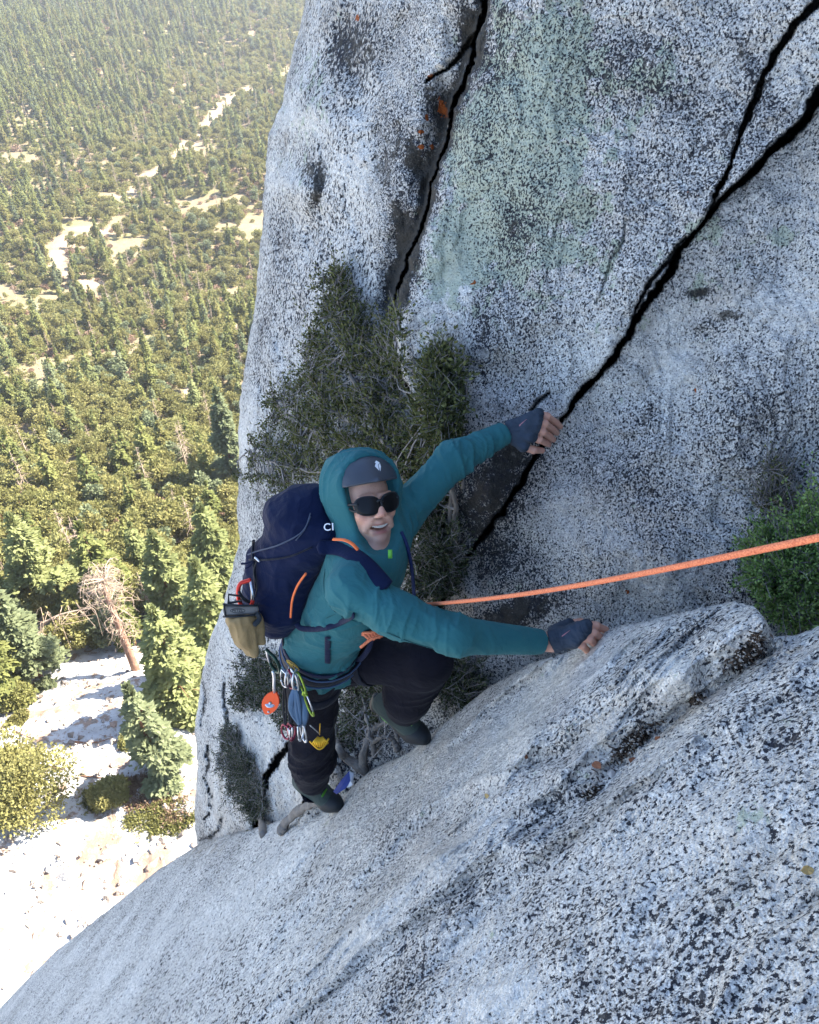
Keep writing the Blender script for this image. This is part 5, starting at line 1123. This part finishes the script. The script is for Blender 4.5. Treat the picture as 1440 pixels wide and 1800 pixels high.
for k in range(5):
    c0 = P(646 + k * 5, 1119 - k * 1.6, KD - .012); th = np.linspace(0, 2 * np.pi, 18, endpoint=False); ky2 = nrm(ky + kx * .35)
    mb.tube(c0 + (.0125 + .002 * (k % 2)) * np.cos(th)[:, None] * ky2 + .013 * np.sin(th)[:, None] * BACK, .0048, 8, closed=True)
mb.tube(spline([P(636, 1112, KD - .012), P(650, 1112, KD - .03), P(668, 1108, KD - .02), P(676, 1112, KD - .012)], 10), .0048, 8); mb.tube(spline([P(674, 1108, KD - .012), P(668, 1118, KD - .026), P(652, 1124, KD - .026), P(634, 1138, KD - .012)], 12), .0048, 8); mb.tube(spline([P(630, 1114, KD), P(640, 1116, KD - .012), P(650, 1120, KD - .026)], 6), .0045, 8)
mb.build('knot', M_ROPE, rp)
# ------------------------------------------------------------------ plants rooted in the cracks
_gx, _gy = np.arange(330, 1560, 6.0), np.arange(400, 1560, 6.0); _GX, _GY = np.meshgrid(_gx, _gy); _a = wall_depth(_GX, _GY); _DW = _a[0] - _a[1]
_DS = slab_depth(_GX, _GY, _GY)[0]
def _bil(T_, px, py):
    u_, w_ = np.clip((px - _gx[0]) / 6, 0, len(_gx) - 1.001), np.clip((py - _gy[0]) / 6, 0, len(_gy) - 1.001); i, j = int(u_), int(w_); f, g_ = u_ - i, w_ - j
    return (T_[j, i] * (1 - f) + T_[j, i + 1] * f) * (1 - g_) + (T_[j + 1, i] * (1 - f) + T_[j + 1, i + 1] * f) * g_
def dwall(px, py): return _bil(_DW, px, py)
def dslab(px, py): return _bil(_DS, px, py)
M_TWIG = simple('grey_twig_bark', (.23, .21, .20), .9, var=.4, vscale=40)
M_TRUNKG = simple('gnarled_grey_bark', (.17, .15, .13), .9, var=.5, vscale=25, bump=(70, 1.0, .008))
M_MAHO = leafmat('dark_olive_leaves', (.035, .046, .018), (.17, .185, .075), .0, .2)
M_MAHOD = leafmat('dull_green_leaves', (.030, .042, .022), (.10, .12, .065), .0, .15)
M_JUN = leafmat('bright_green_sprays', (.08, .17, .04), (.33, .48, .17), .0, .3)
def shrub(name, label, cat, limbs, clumps, ntw, nleaf, leafm, leaf, r0, seed, lift=.16, spr=.5, upw=.25, w=.27, bare=0.0):
    """limbs: polylines of (px, py, height off the wall); clumps: (px, py, rx, ry, height, weight)"""
    rng = np.random.default_rng(seed); L = []
    for pl in limbs:
        pts_ = np.array([P(x, y, dwall(x, y) - h) for x, y, h in pl]); L.append(spline(pts_, 6 * len(pl)))
    e = empty(name, L[0][0], label, cat); mb = MB()
    for k, l in enumerate(L):
        rr = r0 * (1 if k == 0 else .6); j = l + rng.normal(0, rr * .35, l.shape); mb.tube(j, np.linspace(rr, rr * .25, len(l)), 7)
    mb.build('branches', M_TRUNKG, e)
    al = np.concatenate(L); mb = MB(); lc, ld = [], []; cw = np.array([c_[5] if len(c_) > 5 else 1 for c_ in clumps], float); cw /= cw.sum()
    for k in range(ntw):
        c_ = clumps[rng.choice(len(clumps), p=cw)]; a, r = rng.random() * 6.283, rng.random() ** .5
        x, y = c_[0] + c_[2] * r * math.cos(a), c_[1] + c_[3] * r * math.sin(a); end = P(x, y, dwall(x, y) - c_[4] * rng.uniform(.15, 1.1))
        d = np.linalg.norm(al - end, axis=1) + rng.random(len(al)) * .06; s0 = al[np.argmin(d)]; mid = (s0 + end) / 2 + rng.normal(0, .12, 3) * np.linalg.norm(end - s0) - np.array([0, 0, .1]) * np.linalg.norm(end - s0)
        pp = spline([s0, mid, end], 7); mb.tube(pp, np.linspace(.0044, .0013, 7) * rng.uniform(.7, 1.2), 4, cap=False)
        dirn = nrm(end - mid + np.array([0, 0, upw]) * .1)
        for j in range(5):
            q0 = pp[rng.integers(3, 7)]; q1 = q0 + (dirn * .4 + rng.normal(0, spr, 3) + np.array([0, 0, upw])) * rng.uniform(.03, .09); mb.tube([q0, (q0 + q1) / 2 + rng.normal(0, .004, 3), q1], [.0019, .0014, .0008], 3, cap=False)
            if rng.random() < bare: continue
            m = nleaf; t_ = rng.random(m)[:, None]; lc.append(q0 * (1 - t_) + q1 * t_ + rng.normal(0, .006, (m, 3))); ld.append(np.tile(q1 - q0, (m, 1)) * 12 + rng.normal(0, .55, (m, 3)))
    mb.build('twigs', M_TWIG, e); lc, ld = np.concatenate(lc), np.concatenate(ld); v, q = quads(lc, ld, leaf * rng.uniform(.5, 1.5, len(lc)), leaf * w, rng)
    obj('leaves', mesh_np('leaves', v, q, leafm, False), e); return e
shrub('mountain_mahogany', 'large dark olive bush growing from the crack above the hooded head', 'bush',
      [[(725, 850, .05), (690, 800, .12), (650, 730, .16), (615, 640, .15), (600, 560, .12), (592, 480, .08)], [(650, 730, .14), (690, 650, .12), (700, 570, .1)], [(690, 800, .1), (600, 780, .2), (520, 740, .18), (480, 700, .12)], [(650, 760, .15), (560, 700, .15), (540, 620, .1)], [(690, 815, .08), (600, 830, .2), (500, 820, .16), (440, 790, .1)], [(720, 830, .06), (735, 740, .08), (725, 650, .06)]],
      [(592, 510, 30, 45, .14, .7), (580, 580, 48, 50, .18, 1.3), (640, 580, 46, 50, .18, 1.1), (688, 600, 26, 55, .14, .8), (600, 660, 75, 60, .22, 1.9), (672, 690, 42, 56, .2, 1.2), (520, 700, 55, 50, .18, 1.2), (500, 780, 60, 45, .18, 1.4), (590, 760, 80, 50, .24, 2.0), (680, 770, 45, 40, .16, 1.0), (478, 835, 55, 34, .14, .9), (560, 820, 60, 40, .18, 1.0), (640, 810, 60, 40, .16, .9), (500, 865, 50, 22, .1, .4), (700, 830, 30, 50, .1, .7)], 640, 9, M_MAHO, .0150, .015, 3, w=.32, bare=.06)
shrub('mountain_mahogany', 'narrow olive bush growing beside the raised arm, left of the hand crack', 'bush',
      [[(790, 1010, .05), (800, 940, .05), (797, 860, .06), (775, 780, .08), (770, 700, .08), (785, 630, .06)], [(815, 860, .03), (812, 760, .04), (822, 660, .04)], [(775, 790, .08), (745, 740, .1), (745, 690, .08)]],
      [(778, 650, 28, 36, .1, 1), (768, 715, 42, 42, .14, 1.6), (765, 780, 46, 44, .15, 1.5), (745, 835, 36, 40, .12, .9)], 260, 10, M_MAHO, .0165, .012, 4, w=.32)
shrub('mountain_mahogany', 'shaded bush behind the climber below the hand crack', 'bush',
      [[(790, 1030, .04), (780, 980, .08), (760, 930, .1), (745, 880, .08)], [(790, 1030, .04), (740, 1010, .1), (720, 960, .1)]],
      [(745, 900, 30, 40, .12, 1), (765, 960, 48, 50, .14, 1.6), (745, 1020, 45, 40, .12, 1.2), (785, 1010, 30, 30, .08, .6)], 180, 9, M_MAHOD, .014, .012, 5, w=.3)
shrub('mountain_mahogany', 'dull green bush behind the rack and the red pulley', 'bush',
      [[(560, 1330, .05), (540, 1270, .12), (500, 1220, .14), (450, 1190, .1)], [(540, 1270, .1), (480, 1260, .12), (430, 1230, .08)], [(500, 1220, .14), (470, 1160, .12)]],
      [(450, 1175, 40, 28, .14, 1.2), (440, 1225, 34, 28, .12, 1), (500, 1250, 26, 34, .14, 1), (490, 1200, 30, 30, .16, 1)], 170, 9, M_MAHOD, .014, .011, 6, w=.3)
shrub('mountain_mahogany', 'dark green bush seen between the legs', 'bush',
      [[(660, 1330, .04), (650, 1280, .12), (640, 1220, .16), (650, 1170, .14)], [(650, 1270, .1), (700, 1230, .12), (760, 1200, .1)], [(640, 1240, .12), (610, 1200, .12)]],
      [(640, 1180, 44, 36, .18, 1.3), (640, 1235, 46, 40, .18, 1.5), (700, 1190, 50, 40, .14, 1.2), (610, 1290, 16, 24, .1, .4), (790, 1170, 50, 36, .1, 1.2), (810, 1215, 44, 30, .08, 1.0)], 300, 9, M_MAHOD, .014, .012, 7, w=.3)
shrub('juniper_shrub', 'small dense grey green shrub growing from the corner below the harness', 'bush',
      [[(462, 1462, .03), (455, 1420, .07), (435, 1370, .10), (412, 1310, .08)], [(455, 1420, .06), (430, 1400, .1), (400, 1350, .08)], [(458, 1440, .05), (462, 1390, .08), (450, 1340, .08)]],
      [(405, 1300, 20, 24, .1, .7), (412, 1345, 32, 30, .16, 1.4), (430, 1385, 30, 30, .16, 1.4), (448, 1420, 18, 22, .12, .9)], 250, 12, M_MAHOD, .011, .016, 8, w=.22)
shrub('green_fir_shrub', 'bright green bushy shrub crossed by the rope at the right edge', 'bush',
      [[(1410, 1112, .02), (1400, 1060, .10), (1385, 1000, .14), (1400, 930, .12)], [(1400, 1060, .1), (1350, 1030, .12), (1325, 990, .08)], [(1410, 1100, .05), (1450, 1040, .12), (1450, 940, .12)], [(1385, 1000, .12), (1350, 950, .1)]],
      [(1375, 965, 60, 28, .13, 1.2), (1370, 1010, 52, 40, .2, 2.0), (1405, 1060, 52, 44, .2, 2.2), (1440, 930, 44, 52, .16, 2), (1460, 1020, 50, 70, .2, 2), (1350, 985, 34, 30, .1, 1)], 620, 20, M_JUN, .0115, .010, 9, w=.3)
shrub('sparse_twig_shrub', 'sparse half bare sprig on the rock above the bright green shrub', 'bush',
      [[(1384, 940, .02), (1382, 890, .04), (1368, 840, .05), (1350, 815, .04)], [(1382, 890, .04), (1345, 880, .05), (1325, 868, .04)]],
      [(1360, 845, 24, 34, .06, 1), (1350, 885, 28, 18, .06, .8)], 60, 7, M_MAHO, .009, .005, 10, w=.3, bare=.35)
# gnarled roots and dead wood
def wood(nm, label, pts_, r, cat, seg=9, flat=1.0, mat=None):
    rng = np.random.default_rng(int(pts_[0][0])); p = spline([P(*q) for q in pts_], 9 * len(pts_)); n = len(p); th = np.linspace(0, 1, n)
    rad = r * (1 - .6 * th) * (1 + .10 * np.sin(th * 17) + .03 * rng.normal(size=n)); p = p + rng.normal(0, r * .05, p.shape); mb = MB(); mb.tube(p, rad, seg, flat=flat)
    v = np.concatenate(mb.v); v = v + .18 * r * np.stack([noise3(v, 60, k) for k in (1, 2, 3)], -1); mb.v = [v]; o = mb.build(nm, mat or M_TRUNKG, None, label=label, category=cat); return o
dw = lambda x, y, h: (x, y, dwall(x, y) - h)
wood('twisted_root', 'twisted grey root looping behind the right knee, above the slab', [dw(640, 1358, .02), dw(638, 1330, .06), dw(648, 1300, .08), dw(660, 1280, .1), dw(690, 1270, .08), dw(700, 1300, .04)], .020, 'root')
wood('twisted_root', 'thick grey root running down left to the slab beside the trouser leg', [dw(640, 1352, .03), dw(612, 1335, .06), dw(594, 1312, .08), dw(590, 1280, .1), dw(606, 1262, .08)], .022, 'root')
wood('twisted_root', 'short root curling under the raised shoe', [dw(700, 1320, .02), dw(690, 1300, .06), dw(672, 1296, .08), dw(650, 1310, .06)], .014, 'root')
wood('grey_stem', 'pale grey stem rising from the foot of the hand crack', [dw(786, 1040, .02), dw(796, 985, .05), dw(792, 930, .06), dw(796, 860, .05), dw(806, 800, .05)], .017, 'stem')
wood('grey_stem', 'trunk of the dark shrub standing on the slab corner', [(463, 1466, dslab(463, 1466) - .02), dw(460, 1440, .06), dw(458, 1410, .08), dw(450, 1380, .1)], .022, 'stem')
wood('driftwood_branch', 'weathered grey log lying on the slab behind the lower shoe', [(494, 1460, dslab(494, 1466) - .03), (506, 1442, dslab(508, 1452) - .05), (528, 1423, dslab(530, 1440) - .07), (560, 1410, dslab(560, 1432) - .08), (590, 1400, dslab(590, 1412) - .06)], .030, 'log', flat=.7)
mb = MB()
e = empty('bare_twigs', P(660, 1255, dwall(660, 1255) - .1), 'pale bare twigs above the twisted roots between the legs', 'twigs'); rng = np.random.default_rng(3)
for k in range(26):
    x0, y0 = rng.uniform(620, 690), rng.uniform(1255, 1300); p0 = P(x0, y0, dwall(x0, y0) - .08); a = rng.normal(0, 1, 3); mb.tube(spline([p0, p0 + nrm(a) * .05, p0 + nrm(a + rng.normal(0, .6, 3)) * .12], 6), [.0028, .0026, .0022, .0018, .0014, .001], 4, cap=False)
mb.build('twig', simple('pale_twig', (.34, .32, .30), .9), e)
e = empty('blue_fabric_scrap', P(606, 1378, dslab(606, 1378) - .02), 'blue and white folded scrap stuck between slab and wall beside the lower shoe', 'scrap')
d0 = 2.96
for pts_, mat, nm in (([(586, 1392, 3.0), (600, 1372, 2.98), (614, 1356, 2.97), (617, 1372, 2.95), (608, 1386, 2.95), (592, 1396, 2.96)], simple('royal_blue_cloth', (.015, .03, .15), .7), 'blue_panel'), ([(614, 1356, 2.965), (622, 1360, 2.96), (620, 1380, 2.94), (610, 1385, 2.945), (617, 1372, 2.945)], simple('white_cloth', (.5, .52, .56), .7), 'white_panel')):
    p3 = np.array([P(*q) for q in pts_]); n = len(p3); cen = p3.mean(0) + BACK * .012; v = np.concatenate([p3, [cen], p3 - BACK * .01]); f = [(a, (a + 1) % n, n) for a in range(n)]; g = [(a, a + n + 1, (a + 1) % n + n + 1, (a + 1) % n) for a in range(n)]
    obj(nm, mesh_np(nm, v, [np.array(g), np.array(f)], mat, False), e)
# litter in the groove of the slab
rng = np.random.default_rng(21); vs, n_ = [], 0; c, d = [], []
for (x, y, sx, sy, n) in ((1312, 1150, 34, 12, 500), (1225, 1226, 12, 8, 120), (1115, 1302, 40, 9, 520), (1040, 1394, 14, 7, 110), (1330, 1130, 14, 14, 160)):
    for k in range(n):
        u_, w_ = rng.normal(0, sx * .5), rng.normal(0, sy * .5); X, Y = x + u_ * .78 + w_ * .3, y - u_ * .62 + w_; c.append(P(X, Y, dslab(X, Y) - .004 - .004 * rng.random())); 
c = np.array(c); v, q = quads(c, rng.normal(0, 1, c.shape) * [1, 1, .4], .013 * rng.uniform(.4, 1.5, len(c)), .0028, rng)
gv_ = []; gf = []; kk = 0
for p_ in c[rng.choice(len(c), 420, replace=False)]:
    r = .0016 + .0035 * rng.random() ** 2; gv_.append(pv[rng.integers(0, 4)] * r + p_ + BACK * .003 + rng.normal(0, .006, 3)); gf.append(fq + kk); kk += len(pv[0])
obj('grit', mesh_np('grit', np.concatenate(gv_), np.concatenate(gf), M_ROCKP, False), kind='stuff', label='pale grit mixed into the leaf litter of the groove')
obj('leaf_litter', mesh_np('leaf_litter', v, q, leafmat('litter', (.016, .014, .012), (.11, .085, .06), 0, .05), False), kind='stuff', label='dark twigs and dead leaf litter in the groove of the slab')
for (x, y, s_, col, lab) in ((1048, 1345, .012, 0, 'orange brown leaf lying below the litter patch on the slab'), (1112, 1336, .010, 0, 'small brown leaf at the lower edge of the litter patch'), (1156, 1298, .009, 0, 'rust brown leaf at the upper right end of the litter patch'),
                             (855, 1399, .009, 1, 'yellowish curled leaf alone on the slab, leftmost'), (925, 1330, .008, 0, 'tan leaf on the slab between the raised shoe and the litter'), (1418, 1528, .009, 1, 'pale yellow leaf near the right picture edge on the slab')):
    e = P(x, y, dslab(x, y) - .006); mb = MB(); R_ = np.random.default_rng(int(x)); o1 = nrm(RIGHT + R_.normal(0, .4, 3)); o2 = nrm(np.cross(o1, BACK)); m_ = 11; th = np.linspace(0, 2 * np.pi, m_, endpoint=False); rr_ = s_ * (.75 + .4 * R_.random(m_))
    rim = e + (rr_ * np.cos(th))[:, None] * o1 + (rr_ * .8 * np.sin(th))[:, None] * o2 + BACK * (.005 * R_.random(m_))[:, None]; v = np.concatenate([rim, rim - BACK * .0012, [e + BACK * .001], [e - BACK * .002]]); i = np.arange(m_); j = (i + 1) % m_
    mb.add(v, np.stack([i, j, j + m_, i + m_], -1), np.concatenate([np.stack([i, j, i * 0 + 2 * m_], -1), np.stack([j + m_, i + m_, i * 0 + 2 * m_ + 1], -1)]))
    mb.build('fallen_leaf', simple('rust_leaf', (.20, .085, .045), .8, var=.3) if col == 0 else simple('yellow_leaf', (.36, .25, .10), .8, var=.3), None, False, label=lab, category='leaf')
for (x, y, s_, lab) in ((952, 1461, .012, 'white pebble in the lower end of the groove'), (1075, 1359, .013, 'white pebble below the litter patch'), (1085, 1352, .006, 'tiny white pebble right above a larger one'), (1128, 1282, .008, 'small pale pebble on the litter patch'), (1118, 1293, .006, 'tiny pale pebble within the litter')):
    o = obj('pebble', rock_mesh(s_, int(x), M_ROCKP)); o.location = V(x, y, dslab(x, y) - s_ * .5); o['label'] = lab; o['category'] = 'pebble'
for (x, y, x2, y2, lab) in ((1049, 1365, 1056, 1388, 'thin dark twig below the orange leaf'), (1040, 1352, 1052, 1362, 'short dark twig left of the orange leaf'), (1070, 1312, 1100, 1326, 'crooked twig in the litter patch'), (1122, 1275, 1130, 1300, 'upright twig in the litter patch')):
    mb = MB(); mb.tube(spline([P(x, y, dslab(x, y) - .004), P((x + x2) / 2 + 3, (y + y2) / 2, dslab(x, y) - .015), P(x2, y2, dslab(x2, y2) - .006)], 7), np.linspace(.0016, .0008, 7), 5); mb.build('fallen_twig', simple('dark_twig', (.05, .04, .035), .9), None, label=lab, category='twig')
# ------------------------------------------------------------------ groups for repeats
GR = {'alpine_draw': 'draws racked on the harness', 'fallen_leaf': 'leaves lying on the slab', 'pebble': 'pebbles in the groove of the slab', 'fallen_twig': 'twigs lying in the groove of the slab', 'rubble_rock': 'loose rocks on the white rubble',
      'fir_tree': 'firs in the front rank below the cliff', 'green_bush': 'bushes on the white rubble', 'mountain_mahogany': 'bushes rooted in the cracks of the wall', 'twisted_root': 'roots above the slab corner', 'grey_stem': 'stems in the wall cracks'}
for o in list(SC.objects):
    k = o.name.split('.')[0]
    if o.parent is None and k in GR and 'group' not in o: o['group'] = GR[k]
# ------------------------------------------------------------------ air
t = NT('haze'); vp = t.n('ShaderNodeVolumePrincipled'); vp.inputs['Color'].default_value = (.92, .95, 1, 1); vp.inputs['Density'].default_value = .00027; vp.inputs['Anisotropy'].default_value = .2
t.t.links.new(vp.outputs[0], t.out.inputs['Volume']); mb = MB(); mb.box((0, 560, -30), (1450, 0, 0), (0, 980, 0), (0, 0, 84)); o = mb.build('haze', t.m, None, False); o['kind'] = 'stuff'; o['label'] = 'thin bright air over the valley'
SC.cycles.volume_bounces = 0
